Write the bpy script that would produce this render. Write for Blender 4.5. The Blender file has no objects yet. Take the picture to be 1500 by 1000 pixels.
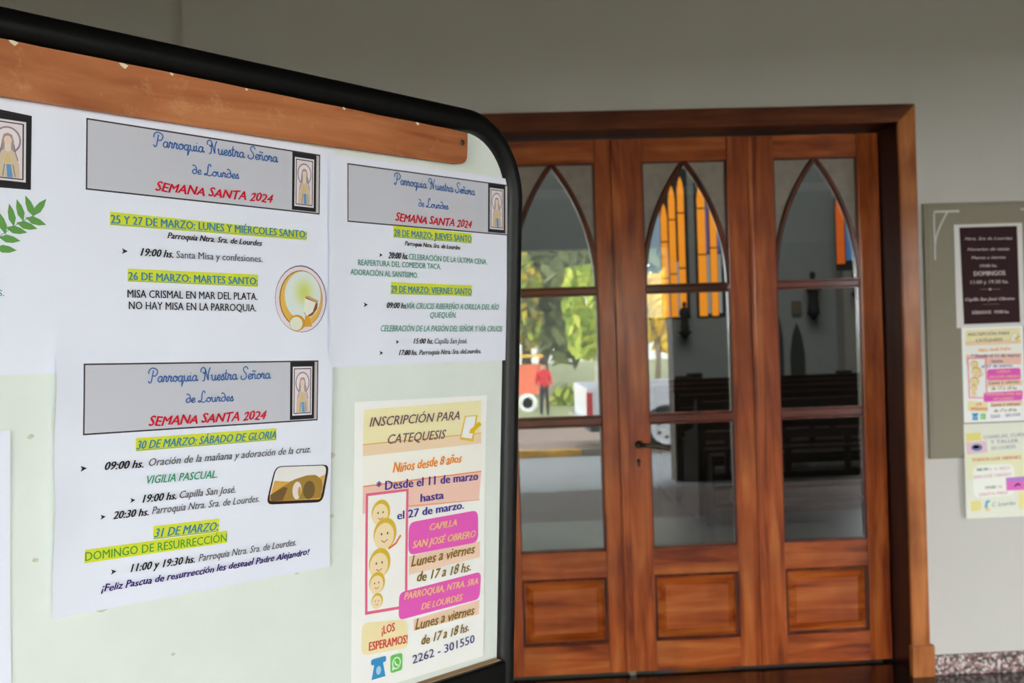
import bpy, bmesh, math, random
from mathutils import Matrix, Vector
C = bpy.context.scene.collection
random.seed(7)
H = 1.4617                      # eye height above the porch floor

# ---------------------------------------------------------------- camera
cam_d = bpy.data.cameras.new('camera'); cam = bpy.data.objects.new('camera', cam_d); C.objects.link(cam)
R_ = Vector((0.9978, -0.0579, -0.0330)); F_ = Vector((0.0575, 0.9982, -0.0143)).normalized()
R_ = (R_ - F_ * R_.dot(F_)).normalized(); U_ = R_.cross(F_)
cam.matrix_world = Matrix(((R_.x, U_.x, -F_.x, 0), (R_.y, U_.y, -F_.y, 0), (R_.z, U_.z, -F_.z, H), (0, 0, 0, 1)))
cam_d.sensor_width = 36; cam_d.lens = 1791.58 / 1500 * 36
cam_d.clip_start = 0.05; cam_d.clip_end = 500
cam_d.dof.use_dof = True; cam_d.dof.focus_distance = 1.04; cam_d.dof.aperture_fstop = 15
bpy.context.scene.camera = cam

# ---------------------------------------------------------------- bright overcast sky, weak veiled sun
w = bpy.data.worlds.new('sky'); bpy.context.scene.world = w; w.use_nodes = True
nt = w.node_tree; nt.nodes.clear()
wo = nt.nodes.new('ShaderNodeOutputWorld'); bg = nt.nodes.new('ShaderNodeBackground')
tc = nt.nodes.new('ShaderNodeTexCoord'); sx = nt.nodes.new('ShaderNodeSeparateXYZ'); cr = nt.nodes.new('ShaderNodeValToRGB')
nt.links.new(tc.outputs['Generated'], sx.inputs[0]); nt.links.new(sx.outputs['Z'], cr.inputs[0])
cr.color_ramp.elements[0].position = 0.0; cr.color_ramp.elements[0].color = (0.97, 1.0, 1.0, 1)
cr.color_ramp.elements[1].position = 0.5; cr.color_ramp.elements[1].color = (0.2, 0.22, 0.25, 1)
nt.links.new(cr.outputs[0], bg.inputs[0]); bg.inputs[1].default_value = 23.0
nt.links.new(bg.outputs[0], wo.inputs[0])
sd = bpy.data.lights.new('sun', 'SUN'); sd.energy = 0.6; sd.angle = math.radians(8); sd.color = (1, 0.95, 0.87)
so = bpy.data.objects.new('sun', sd); C.objects.link(so)
so.rotation_euler = Vector((0.45, -0.62, -0.85)).to_track_quat('-Z', 'Y').to_euler()
# soft fill lamp added under the nave ceiling to brighten the interior
ad = bpy.data.lights.new('nave_fill', 'AREA'); ad.shape = 'RECTANGLE'; ad.size = 5; ad.size_y = 5; ad.energy = 205; ad.color = (0.93, 1, 1)
ao = bpy.data.objects.new('nave_fill', ad); C.objects.link(ao); ao.location = (2.5, 10.5, 5.6)
vs = bpy.context.scene.view_settings
vs.view_transform = 'Standard'; vs.look = 'None'; vs.exposure = 0.32; vs.gamma = 1.0; vs.use_curve_mapping = False

# ---------------------------------------------------------------- helpers
def lin(c):
    r = []
    for v in c[:3]:
        v /= 255.0
        r.append(v / 12.92 if v <= 0.04045 else ((v + 0.055) / 1.055) ** 2.4)
    return (*r, 1)
MC = {}
def mat(name, col, rough=0.6, metal=0.0, spec=0.4, var=0.0, vscale=8.0, bump=0.0, bscale=60.0, emit=None, es=0):
    k = (name, tuple(col))
    if k in MC: return MC[k]
    m = bpy.data.materials.new(name); m.use_nodes = True; t = m.node_tree; b = t.nodes['Principled BSDF']
    b.inputs['Base Color'].default_value = lin(col); b.inputs['Roughness'].default_value = rough
    b.inputs['Metallic'].default_value = metal; b.inputs['Specular IOR Level'].default_value = spec
    if var or bump:
        tcn = t.nodes.new('ShaderNodeTexCoord')
    if var:
        n = t.nodes.new('ShaderNodeTexNoise'); n.inputs['Scale'].default_value = vscale; n.inputs['Detail'].default_value = 5
        t.links.new(tcn.outputs['Object'], n.inputs['Vector'])
        r = t.nodes.new('ShaderNodeValToRGB'); L = lin(col)
        r.color_ramp.elements[0].position = 0.3; r.color_ramp.elements[0].color = tuple(x * (1 - var) for x in L[:3]) + (1,)
        r.color_ramp.elements[1].position = 0.7; r.color_ramp.elements[1].color = tuple(min(1, x * (1 + var)) for x in L[:3]) + (1,)
        t.links.new(n.outputs['Fac'], r.inputs[0]); t.links.new(r.outputs[0], b.inputs['Base Color'])
    if bump:
        n2 = t.nodes.new('ShaderNodeTexNoise'); n2.inputs['Scale'].default_value = bscale; n2.inputs['Detail'].default_value = 4
        t.links.new(tcn.outputs['Object'], n2.inputs['Vector'])
        bp_ = t.nodes.new('ShaderNodeBump'); bp_.inputs['Strength'].default_value = bump; bp_.inputs['Distance'].default_value = 0.01
        t.links.new(n2.outputs['Fac'], bp_.inputs['Height']); t.links.new(bp_.outputs[0], b.inputs['Normal'])
    if emit is not None:
        b.inputs['Emission Color'].default_value = lin(emit); b.inputs['Emission Strength'].default_value = es
    MC[k] = m; return m
def wood(name, dark, mid, light, axis='z', rough=0.42, scale=1.0, scratch=False, coat=0.35):
    m = bpy.data.materials.new(name); m.use_nodes = True; t = m.node_tree; b = t.nodes['Principled BSDF']
    tcn = t.nodes.new('ShaderNodeTexCoord'); mp = t.nodes.new('ShaderNodeMapping')
    s = {'x': (0.9, 9, 9), 'z': (9, 9, 0.9), 'y': (9, 0.9, 9)}[axis]
    mp.inputs['Scale'].default_value = tuple(v * scale for v in s)
    t.links.new(tcn.outputs['Object'], mp.inputs[0])
    oi = t.nodes.new('ShaderNodeObjectInfo'); vm = t.nodes.new('ShaderNodeMath'); vm.operation = 'MULTIPLY'; vm.inputs[1].default_value = 37.0
    cx_ = t.nodes.new('ShaderNodeCombineXYZ'); t.links.new(oi.outputs['Random'], vm.inputs[0])
    for i_ in range(3): t.links.new(vm.outputs[0], cx_.inputs[i_])
    t.links.new(cx_.outputs[0], mp.inputs['Location'])
    n = t.nodes.new('ShaderNodeTexNoise'); n.inputs['Scale'].default_value = 2.2; n.inputs['Detail'].default_value = 7; n.inputs['Distortion'].default_value = 0.7
    t.links.new(mp.outputs[0], n.inputs['Vector'])
    r = t.nodes.new('ShaderNodeValToRGB'); e = r.color_ramp.elements
    e[0].position = 0.3; e[0].color = lin(dark); e[1].position = 0.72; e[1].color = lin(light)
    q = e.new(0.5); q.color = lin(mid)
    t.links.new(n.outputs['Fac'], r.inputs[0])
    n3 = t.nodes.new('ShaderNodeTexNoise'); n3.inputs['Scale'].default_value = 3.5; n3.inputs['Detail'].default_value = 3
    t.links.new(tcn.outputs['Object'], n3.inputs['Vector'])
    r3 = t.nodes.new('ShaderNodeValToRGB'); r3.color_ramp.elements[0].position = 0.32; r3.color_ramp.elements[0].color = (0.62, 0.55, 0.5, 1)
    r3.color_ramp.elements[1].position = 0.55; r3.color_ramp.elements[1].color = (1, 1, 1, 1); t.links.new(n3.outputs['Fac'], r3.inputs[0])
    mx = t.nodes.new('ShaderNodeMix'); mx.data_type = 'RGBA'; mx.blend_type = 'MULTIPLY'; mx.inputs[0].default_value = 0.8
    t.links.new(r.outputs[0], mx.inputs[6]); t.links.new(r3.outputs[0], mx.inputs[7])
    out = mx.outputs[2]
    if scratch:                                   # pale scuffs and flaked varnish
        v = t.nodes.new('ShaderNodeTexNoise'); v.inputs['Scale'].default_value = 34; v.inputs['Detail'].default_value = 8; v.inputs['Roughness'].default_value = 0.75
        t.links.new(tcn.outputs['Object'], v.inputs['Vector'])
        rr = t.nodes.new('ShaderNodeValToRGB'); rr.color_ramp.elements[0].position = 0.56; rr.color_ramp.elements[0].color = (0, 0, 0, 1)
        rr.color_ramp.elements[1].position = 0.70; rr.color_ramp.elements[1].color = (0.6, 0.6, 0.6, 1); t.links.new(v.outputs['Fac'], rr.inputs[0])
        m2 = t.nodes.new('ShaderNodeMix'); m2.data_type = 'RGBA'; t.links.new(rr.outputs[0], m2.inputs[0]); t.links.new(out, m2.inputs[6])
        m2.inputs[7].default_value = lin((214, 160, 112)); out = m2.outputs[2]
    t.links.new(out, b.inputs['Base Color'])
    b.inputs['Roughness'].default_value = rough; b.inputs['Coat Weight'].default_value = coat; b.inputs['Coat Roughness'].default_value = 0.14; b.inputs['Specular IOR Level'].default_value = 0.2
    bu = t.nodes.new('ShaderNodeBump'); bu.inputs['Strength'].default_value = 0.12; bu.inputs['Distance'].default_value = 0.004
    t.links.new(n.outputs['Fac'], bu.inputs['Height']); t.links.new(bu.outputs[0], b.inputs['Normal'])
    return m
def glass(name, tint, refl=0.05):
    m = bpy.data.materials.new(name); m.use_nodes = True; t = m.node_tree; t.nodes.clear()
    o = t.nodes.new('ShaderNodeOutputMaterial'); a = t.nodes.new('ShaderNodeBsdfTransparent'); g = t.nodes.new('ShaderNodeBsdfGlossy'); x = t.nodes.new('ShaderNodeMixShader')
    a.inputs[0].default_value = (*tint, 1); g.inputs['Roughness'].default_value = 0.0; x.inputs[0].default_value = refl
    t.links.new(a.outputs[0], x.inputs[1]); t.links.new(g.outputs[0], x.inputs[2]); t.links.new(x.outputs[0], o.inputs[0])
    return m
def granite(name, cols, scale, rough):
    m = bpy.data.materials.new(name); m.use_nodes = True; t = m.node_tree; b = t.nodes['Principled BSDF']
    tcn = t.nodes.new('ShaderNodeTexCoord'); v = t.nodes.new('ShaderNodeTexVoronoi'); v.inputs['Scale'].default_value = scale
    t.links.new(tcn.outputs['Object'], v.inputs['Vector'])
    s = t.nodes.new('ShaderNodeSeparateColor'); t.links.new(v.outputs['Color'], s.inputs[0])
    r = t.nodes.new('ShaderNodeValToRGB'); r.color_ramp.interpolation = 'CONSTANT'; e = r.color_ramp.elements
    while len(e) < len(cols): e.new(0.5)
    for i, c in enumerate(cols): e[i].position = i / len(cols); e[i].color = lin(c)
    t.links.new(s.outputs[0], r.inputs[0]); t.links.new(r.outputs[0], b.inputs['Base Color']); b.inputs['Roughness'].default_value = rough
    return m

def link(name, me, m=None, parent=None, kind=None):
    o = bpy.data.objects.new(name, me); C.objects.link(o)
    if m is not None and me is not None:
        for x in (m if isinstance(m, (list, tuple)) else [m]): me.materials.append(x)
    if parent: o.parent = parent
    if kind: o['kind'] = kind
    return o
def tag(o, label=None, cat=None, group=None, kind=None):
    if label: o['label'] = label
    if cat: o['category'] = cat
    if group: o['group'] = group
    if kind: o['kind'] = kind
    return o
def empty(name, loc=(0, 0, 0), rz=0.0, **k):
    o = bpy.data.objects.new(name, None); C.objects.link(o); o.location = loc; o.rotation_euler = (0, 0, rz); o.empty_display_size = 0.05
    return tag(o, **k)
class MB:
    def __init__(s): s.bm = bmesh.new(); s.smooth = False
    def box(s, x0, x1, y0, y1, z0, z1, bev=0.0, seg=2, mi=0):
        g = bmesh.ops.create_cube(s.bm, size=1.0); vs_ = g['verts']
        for v in vs_:
            v.co = Vector((x0 + (v.co.x + .5) * (x1 - x0), y0 + (v.co.y + .5) * (y1 - y0), z0 + (v.co.z + .5) * (z1 - z0)))
        fs = {f for v in vs_ for f in v.link_faces}
        for f in fs: f.material_index = mi
        if bev:
            es = list({e for v in vs_ for e in v.link_edges})
            bmesh.ops.bevel(s.bm, geom=es, offset=bev, segments=seg, affect='EDGES', profile=0.6)
        return s
    def face(s, pts, mi=0):
        f = s.bm.faces.new([s.bm.verts.new(p) for p in pts]); f.material_index = mi; return s
    def prism(s, pts, off, mi=0):
        off = Vector(off); a = [s.bm.verts.new(p) for p in pts]; b = [s.bm.verts.new(Vector(p) + off) for p in pts]; n = len(pts)
        fs = [s.bm.faces.new(a), s.bm.faces.new(b[::-1])] + [s.bm.faces.new((a[i], b[i], b[(i + 1) % n], a[(i + 1) % n])) for i in range(n)]
        for f in fs: f.material_index = mi
        return s
    def tube(s, path, r, n=10, cap=True, mi=0):
        rings = []; rs = r if isinstance(r, (list, tuple)) else [r] * len(path)
        path = [Vector(p) for p in path]
        for i, p in enumerate(path):
            d = (path[min(i + 1, len(path) - 1)] - path[max(i - 1, 0)]).normalized()
            u = d.cross(Vector((0.13, 0.31, 0.94))); u = u.normalized() if u.length > 1e-4 else Vector((1, 0, 0)); v = d.cross(u)
            rings.append([s.bm.verts.new(p + (u * math.cos(2 * math.pi * k / n) + v * math.sin(2 * math.pi * k / n)) * rs[i]) for k in range(n)])
        for a, b in zip(rings, rings[1:]):
            for k in range(n):
                f = s.bm.faces.new((a[k], a[(k + 1) % n], b[(k + 1) % n], b[k])); f.material_index = mi; f.smooth = True
        if cap: s.bm.faces.new(rings[0][::-1]).material_index = mi; s.bm.faces.new(rings[-1]).material_index = mi
        return s
    def lathe(s, prof, c=(0, 0, 0), n=20, axis='z', mi=0, sy=1.0):
        rings = []
        for r, h in prof:
            ring = []
            for k in range(n):
                a = 2 * math.pi * k / n; p = (r * math.cos(a), r * math.sin(a) * sy, h)
                if axis == 'y': p = (p[0], h, p[1])
                if axis == 'x': p = (h, p[0], p[1])
                ring.append(s.bm.verts.new(Vector(c) + Vector(p)))
            rings.append(ring)
        for a, b in zip(rings, rings[1:]):
            for k in range(n):
                f = s.bm.faces.new((a[k], a[(k + 1) % n], b[(k + 1) % n], b[k])); f.smooth = True; f.material_index = mi
        s.bm.faces.new(rings[0][::-1]).material_index = mi; s.bm.faces.new(rings[-1]).material_index = mi
        return s
    def build(s, name, m, parent=None, kind=None):
        bmesh.ops.recalc_face_normals(s.bm, faces=s.bm.faces[:])
        me = bpy.data.meshes.new(name); s.bm.to_mesh(me); s.bm.free()
        return link(name, me, m, parent, kind)
def copy_tree(o, parent=None):
    c = o.copy(); C.objects.link(c)
    if parent: c.parent = parent
    for ch in [x for x in bpy.data.objects if x.parent == o]: copy_tree(ch, c)
    return c

# ---------------------------------------------------------------- materials
M_wall = mat('painted_plaster', (207, 203, 197), 0.85, spec=0.2, var=0.03, vscale=1.5, bump=0.05, bscale=90)
M_ceil = mat('ceiling_plaster', (60, 34, 29), 0.9, spec=0.2)
M_beam = mat('beam_plaster', (120, 112, 100), 0.9, spec=0.2, var=0.04)
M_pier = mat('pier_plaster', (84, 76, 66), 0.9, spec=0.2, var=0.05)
M_mould = mat('cream_moulding', (225, 222, 214), 0.8)
WD = ((112, 38, 8), (172, 80, 26), (200, 114, 52))
M_wv = wood('varnished_door_wood_upright', *WD, axis='z'); M_wh = wood('varnished_door_wood_crosswise', *WD, axis='x')
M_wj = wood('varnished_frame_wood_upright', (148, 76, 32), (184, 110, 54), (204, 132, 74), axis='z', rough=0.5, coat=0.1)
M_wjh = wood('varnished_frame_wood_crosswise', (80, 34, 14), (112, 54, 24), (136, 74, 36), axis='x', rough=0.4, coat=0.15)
M_jd = wood('dark_jamb_wood', (26, 9, 5), (46, 18, 9), (74, 32, 16), axis='z', rough=0.4, coat=0.1)  # jamb wood in a darker tone than the casing
M_ribh = wood('dark_moulding_wood_crosswise', (56, 18, 8), (92, 34, 16), (124, 56, 28), axis='x', rough=0.3)
M_rib = wood('dark_moulding_wood', (56, 18, 8), (92, 34, 16), (124, 56, 28), axis='z', rough=0.3)
M_glass = glass('clear_pane_glass', (0.9, 0.92, 0.91), 0.155)
M_frost = mat('frosted_spandrel_glass', (136, 124, 112), 0.45, spec=0.5, var=0.12, vscale=30, bump=0.2, bscale=120)
M_gran = granite('polished_dark_granite', [(20, 18, 17), (32, 29, 26), (14, 13, 12), (46, 40, 36)], 260, 0.13)
M_spk = granite('speckled_pink_granite', [(60, 52, 52), (150, 112, 108), (190, 178, 170), (92, 76, 74), (128, 88, 84), (214, 204, 198)], 95, 0.4)
M_tile = mat('pinkish_paving', (140, 110, 98), 0.6, var=0.12, vscale=3)
M_black = mat('black_rubber_frame', (7, 8, 8), 0.45, spec=0.35, var=0.3, vscale=30, bump=0.1, bscale=50)
M_white = mat('white_board_laminate', (233, 239, 232), 0.45, spec=0.35, var=0.025, vscale=14)
M_paper = mat('white_paper', (238, 241, 254), 0.75, spec=0.2)
M_rail = wood('worn_orange_wood', (160, 90, 52), (194, 122, 78), (214, 148, 102), axis='x', rough=0.5, scale=2.2, scratch=True, coat=0.0)
M_metal = mat('dull_metal', (92, 86, 74), 0.4, metal=0.9)

# ---------------------------------------------------------------- porch shell
XA, XB, YF, ZB, ZC = -2.6, 7.0, -3.0, 2.24, 2.95     # porch sides, street front, beam underside, ceiling
mb = MB(); mb.box(XA, XB, 1.12, 4.55, -0.2, 0.0); mb.build('floor', mat('grey_porch_floor', (150, 144, 138), 0.4, var=0.08, vscale=2), kind='structure')
mb = MB(); mb.box(XA, XB, 4.55, 5.12, -0.2, 0.0); mb.build('floor_threshold', M_gran, kind='structure')
mb = MB(); mb.box(XA, XB, -0.5, 1.12, -0.5, 0.0); mb.build('floor_outer', M_tile, kind='structure')
mb = MB(); mb.box(-0.955, -0.43, 4.79, 5.12, 0, ZC); mb.box(XA, -0.955, 4.85, 5.12, 0, ZC); mb.box(1.905, XB, 4.79, 5.12, 0, ZC); mb.box(-0.43, 1.905, 4.79, 5.12, 2.27, ZC)
mb.build('wall_back', M_wall, kind='structure')
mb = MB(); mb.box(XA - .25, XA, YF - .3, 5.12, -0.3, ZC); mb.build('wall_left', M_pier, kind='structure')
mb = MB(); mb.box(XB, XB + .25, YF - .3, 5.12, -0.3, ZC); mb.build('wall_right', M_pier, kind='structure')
mb = MB(); mb.box(XA - .25, XB + .25, YF - .3, 5.12, ZC, ZC + .25); mb.build('ceiling', M_ceil, kind='structure')
mb = MB(); mb.box(XA, XB, YF - .3, YF, ZB, ZC); mb.build('wall_street_beam', M_beam, kind='structure')
mb = MB(); mb.box(XA, XB, YF, YF + .03, 2.79, 2.88, 0.008); mb.build('trim_1', M_mould, kind='structure')
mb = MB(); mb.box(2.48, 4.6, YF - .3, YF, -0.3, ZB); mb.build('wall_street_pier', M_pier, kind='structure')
mb = MB(); mb.box(1.925, XB, 4.768, 4.79, 0, 0.079, 0.003); mb.build('baseboard_right', M_spk, kind='structure')
mb = MB(); mb.box(-0.955, -0.45, 4.768, 4.79, 0, 0.079, 0.003); mb.build('baseboard_left', M_spk, kind='structure')

# ---------------------------------------------------------------- door frame (casing, jambs)
X0, LW = 0.1917, 0.5483
XL, XR = X0 - LW, X0 + 3 * LW        # -0.3566 .. 1.8366
tr = empty('trim_2', (0, 4.79, 0), kind='structure')
def cas(x0, x1, z0, z1, m, name, mit=None):
    b = MB()
    if mit == 'R': pts = [(x0, 0, 0), (x1, 0, 0), (x1, 0, z1), (x0, 0, z1 - (x1 - x0))]
    elif mit == 'L': pts = [(x0, 0, 0), (x1, 0, 0), (x1, 0, z1 - (x1 - x0)), (x0, 0, z1)]
    else: pts = [(x0, 0, z1), (x1, 0, z1), (x1 - (z1 - z0), 0, z0), (x0 + (z1 - z0), 0, z0)]
    b.prism(pts, (0, -0.024, 0)); bmesh.ops.bevel(b.bm, geom=b.bm.edges[:], offset=0.003, segments=2, affect='EDGES')
    return b.build(name, m, tr)
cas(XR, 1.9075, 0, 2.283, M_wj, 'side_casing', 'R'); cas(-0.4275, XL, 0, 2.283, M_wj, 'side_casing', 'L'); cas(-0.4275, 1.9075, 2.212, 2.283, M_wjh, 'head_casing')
for x in (1.829, -0.433):
    b = MB(); b.box(x, x + 0.093 if x > 0 else x + 0.083, -0.036, 0.0, 0, 0.125, 0.004); b.build('plinth_block', M_wj, tr)
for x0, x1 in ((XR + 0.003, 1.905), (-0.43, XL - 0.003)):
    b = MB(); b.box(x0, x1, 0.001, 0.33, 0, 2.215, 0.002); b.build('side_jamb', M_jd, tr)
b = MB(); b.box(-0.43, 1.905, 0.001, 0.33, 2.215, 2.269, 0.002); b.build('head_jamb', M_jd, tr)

# ---------------------------------------------------------------- door leaves
def arcx(z, h=0.509, a=0.176):
    R = (h * h + a * a) / (2 * a); return math.sqrt(max(R * R - z * z, 0)) - (R - a)
def leaf(n, x0, handle=False, bead=None):
    e = empty('door_%d' % n, (x0, 4.99, 0), kind='structure'); z0 = 0.012
    G = 0.0015; PL, PR = 0.104, 0.456; T = 0.045
    for a, b_ in ((G, PL), (PR, LW - G)): MB().box(a, b_, 0, T, z0, 2.205, 0.003).build('stile', M_wv, e)
    for a, b_ in ((z0, 0.134), (0.407, 0.517), (2.109, 2.205)): MB().box(PL, PR, 0.0015, T, a, b_, 0.003).build('rail', M_wh, e)
    for a, b_ in ((1.034, 1.068), (1.572, 1.600)): MB().box(PL, PR, 0.006, T - 0.004, a, b_, 0.006, 3).build('glazing_bar', M_ribh, e)
    for a, b_ in ((0.517, 1.034), (1.068, 1.572), (1.600, 2.109)): MB().box(PL, PR, 0.028, 0.032, a, b_).build('pane', M_glass, e)
    cx = (PL + PR) / 2
    for s in (-1, 1):                                         # pointed tracery rib + frosted spandrel behind it
        N = 16; pts = [(cx + s * arcx(i / N * 0.509), 0.016, 1.600 + i / N * 0.509) for i in range(N + 1)]
        r = MB(); rings = []
        for i, p in enumerate(pts):
            q = Vector(pts[min(i + 1, N)]) - Vector(pts[max(i - 1, 0)]); d = q.normalized(); nrm = Vector((d.z, 0, -d.x))
            prof = [(-0.0105, 0.012), (-0.0105, -0.003), (-0.006, -0.010), (0.006, -0.010), (0.0105, -0.003), (0.0105, 0.012)]
            rings.append([r.bm.verts.new(Vector(p) + nrm * a + Vector((0, c, 0))) for a, c in prof])
        for A, B_ in zip(rings, rings[1:]):
            for k in range(6): r.bm.faces.new((A[k], A[(k + 1) % 6], B_[(k + 1) % 6], B_[k]))
        r.bm.faces.new(rings[0]); r.bm.faces.new(rings[-1][::-1]); r.build('tracery_rib', M_rib, e)
        sp = MB(); out = [(cx + s * 0.176, 0.021, 2.108), ] + [(p[0], 0.021, min(p[2], 2.108)) for p in reversed(pts)]
        sp.prism(out, (0, 0.005, 0)); sp.build('spandrel_pane', M_frost, e)
    g = MB()                                                  # glazing beads: thin dark line round each opening
    for a, b_ in ((0.517, 1.034), (1.068, 1.572), (1.600, 2.109)):
        g.box(PL, PL + 0.006, 0.010, 0.027, a, b_); g.box(PR - 0.006, PR, 0.010, 0.027, a, b_)
        g.box(PL, PR, 0.010, 0.027, a, a + 0.006); g.box(PL, PR, 0.010, 0.027, b_ - 0.006, b_)
    g.build('glazing_bead', M_rib, e)
    p = MB(); a, b_, c, d = PL + 0.001, PR - 0.001, 0.135, 0.406      # raised and fielded panel
    def ring(i, y): return [p.bm.verts.new(v) for v in ((a + i, y, c + i), (b_ - i, y, c + i), (b_ - i, y, d - i), (a + i, y, d - i))]
    rs = [ring(0, 0.040), ring(0, 0.026), ring(0.016, 0.026), ring(0.042, 0.011), ring(0.045, 0.009)]
    for u, v in zip(rs, rs[1:]):
        for k in range(4): p.bm.faces.new((u[k], u[(k + 1) % 4], v[(k + 1) % 4], v[k]))
    p.bm.faces.new(rs[-1]); p.bm.faces.new(rs[0]); p.build('raised_panel', M_wh, e)
    q = MB()
    for x_0, x_1, z_0, z_1 in ((a, b_, c, c + 0.010), (a, b_, d - 0.010, d), (a, a + 0.010, c, d), (b_ - 0.010, b_, c, d)): q.box(x_0, x_1, 0.004, 0.028, z_0, z_1, 0.003)
    q.build('panel_moulding', M_rib, e)
    if bead:
        MB().box(bead[0], bead[1], -bead[2], -0.0002, z0, 2.2, 0.004, 3).build('astragal', M_wv, e)
    if handle:
        h = MB(); h.lathe([(0.0, -0.012), (0.014, -0.012), (0.017, -0.004), (0.017, 0.001)], (0.057, 0, 0.948), 18, 'y')
        h.tube([(0.057, -0.01, 0.948), (0.057, -0.045, 0.948)], 0.0075)
        h.tube([(0.054, -0.045, 0.949), (0.09, -0.049, 0.948), (0.135, -0.047, 0.942), (0.168, -0.043, 0.931), (0.176, -0.040, 0.926)], [0.008, 0.0085, 0.0075, 0.007, 0.005]); ho = h.build('door_handle', M_metal, e)
        k = MB(); k.lathe([(0.0, -0.003), (0.0075, -0.003), (0.009, 0.001)], (0.054, 0, 0.882), 14, 'y'); k.box(0.050, 0.058, -0.004, 0.0, 0.858, 0.880, 0.001); k.build('keyhole', mat('black_keyhole', (12, 10, 9), 0.5), e)
    return e
leaf(1, XL); leaf(2, X0, bead=None); leaf(3, X0 + LW, True, (-0.024, 0.012, 0.014)); leaf(4, X0 + 2 * LW, bead=(-0.006, 0.012, 0.009))
MB().box(0.693 + 0.035, 0.693 + 0.06, 4.975, 4.99, 0.0, 0.02, 0.003).build('trim_3', mat('brass_floor_bolt', (120, 112, 98), 0.4, metal=0.7), kind='structure')

# ---------------------------------------------------------------- church interior behind the glass
M_iw = mat('interior_plaster', (150, 150, 146), 0.9, var=0.04)
MB().box(-5, 7.5, 5.12, 15.2, -0.15, 0.0).build('floor_nave', mat('nave_floor', (92, 88, 84), 0.25, var=0.2, vscale=2), kind='structure')
MB().box(-5, 7.5, 15.0, 15.2, 0, 6).build('wall_nave_end', M_iw, kind='structure')
MB().box(7.3, 7.5, 5.12, 15.0, 0, 6).build('wall_nave_right', M_iw, kind='structure')
MB().box(-5, -4.8, 5.12, 15.0, 0, 6).build('wall_nave_left', M_iw, kind='structure')
b = MB(); b.box(-5, -0.43, 5.121, 5.3, 0, 6); b.box(1.905, 7.5, 5.121, 5.3, 0, 6); b.box(-0.43, 1.905, 5.121, 5.3, 2.27, 6); b.build('wall_nave_entrance', M_iw, kind='structure')
MB().box(-5, 7.5, 5.12, 15.2, 6, 6.2).build('ceiling_nave', M_iw, kind='structure')
MB().box(4.925, 7.3, 14.7, 15.0, 0, 6).build('wall_nave_pilaster', mat('warm_interior_plaster', (158, 150, 142), 0.9), kind='structure')
def lit(name, c, s): return mat(name, c, 0.5, emit=c, es=s)
AM = lit('amber_stained_glass', (248, 150, 38), 0.78); VI = lit('violet_stained_glass', (96, 92, 150), 0.5); PB = lit('pale_blue_stained_glass', (150, 172, 190), 0.42); GW = lit('grey_stained_glass', (170, 170, 168), 0.4); B2 = lit('blue_stained_glass', (74, 110, 160), 0.5)
M_lead = mat('lead_came', (22, 22, 24), 0.6)
def lancet(parent, name, x0, x1, z0, z1, m, y=-0.03, bars=()):
    c = (x0 + x1) / 2; w_ = x1 - x0; b = MB()
    b.prism([(x0, y, z0), (x1, y, z0), (x1, y, z1 - w_ * 2.2), (x1 - w_ * .18, y, z1 - w_ * .9), (c, y, z1), (x0 + w_ * .18, y, z1 - w_ * .9), (x0, y, z1 - w_ * 2.2)], (0, 0.02, 0)); o = b.build(name, m, parent)
    if bars:
        q = MB()
        for zz in bars: q.box(x0 - .004, x1 + .004, y - .004, y, zz - .008, zz + .008)
        q.build('lead_bar', M_lead, o)
    return o
w1 = empty('window_1', (0, 15, H), kind='structure')
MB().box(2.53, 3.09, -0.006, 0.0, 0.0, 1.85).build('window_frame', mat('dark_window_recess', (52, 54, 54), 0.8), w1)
lancet(w1, 'amber_pane', 2.748, 2.826, 0.02, 1.42, AM, bars=(0.50, 0.95)); lancet(w1, 'amber_pane', 2.850, 2.928, 0.02, 1.64, AM, bars=(0.55, 1.22)); lancet(w1, 'amber_pane', 2.962, 3.040, 0.02, 1.75, AM, bars=(0.62, 1.30))
MB().box(2.55, 2.735, -0.03, -0.012, 0.02, 1.45).build('pale_blue_pane', PB, w1); MB().box(2.93, 2.957, -0.03, -0.012, 0.02, 0.7).build('grey_pane', GW, w1)
w2 = empty('window_2', (0, 15, H), kind='structure')
MB().box(3.17, 3.53, -0.006, 0.0, 0.0, 1.85).build('window_frame', mat('dark_window_recess', (52, 54, 54), 0.8), w2)
lancet(w2, 'amber_pane', 3.205, 3.300, 0.02, 1.68, AM, bars=(0.78, 1.35)); lancet(w2, 'amber_pane', 3.358, 3.438, 0.02, 1.52, AM, bars=(0.86,))
for x in (3.305, 3.445):
    MB().box(x, x + 0.032, -0.03, -0.012, 0.80, 1.4).build('violet_pane', VI, w2); MB().box(x + .003, x + 0.04, -0.03, -0.012, 0.05, 0.78).build('grey_pane', GW, w2)
w3 = empty('window_3', (0, 14.7, H), kind='structure')
MB().box(4.82 + .02, 5.2, -0.006, 0.0, 0.52, 1.6).build('window_frame', mat('dark_window_recess', (52, 54, 54), 0.8), w3)
lancet(w3, 'amber_pane', 4.85, 4.945, 0.60, 1.5, lit('deep_amber_stained_glass', (214, 96, 30), 0.55)); lancet(w3, 'blue_pane', 4.965, 5.08, 0.64, 1.30, B2)
# lancet niches
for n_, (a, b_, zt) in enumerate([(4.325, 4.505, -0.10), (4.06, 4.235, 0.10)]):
    lancet(empty('trim_%d' % (4 + n_), (0, 15, H), kind='structure'), 'niche_back', a, b_, -1.46, zt, mat('dark_niche', (58, 60, 56), 0.9), y=-0.025)
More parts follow.
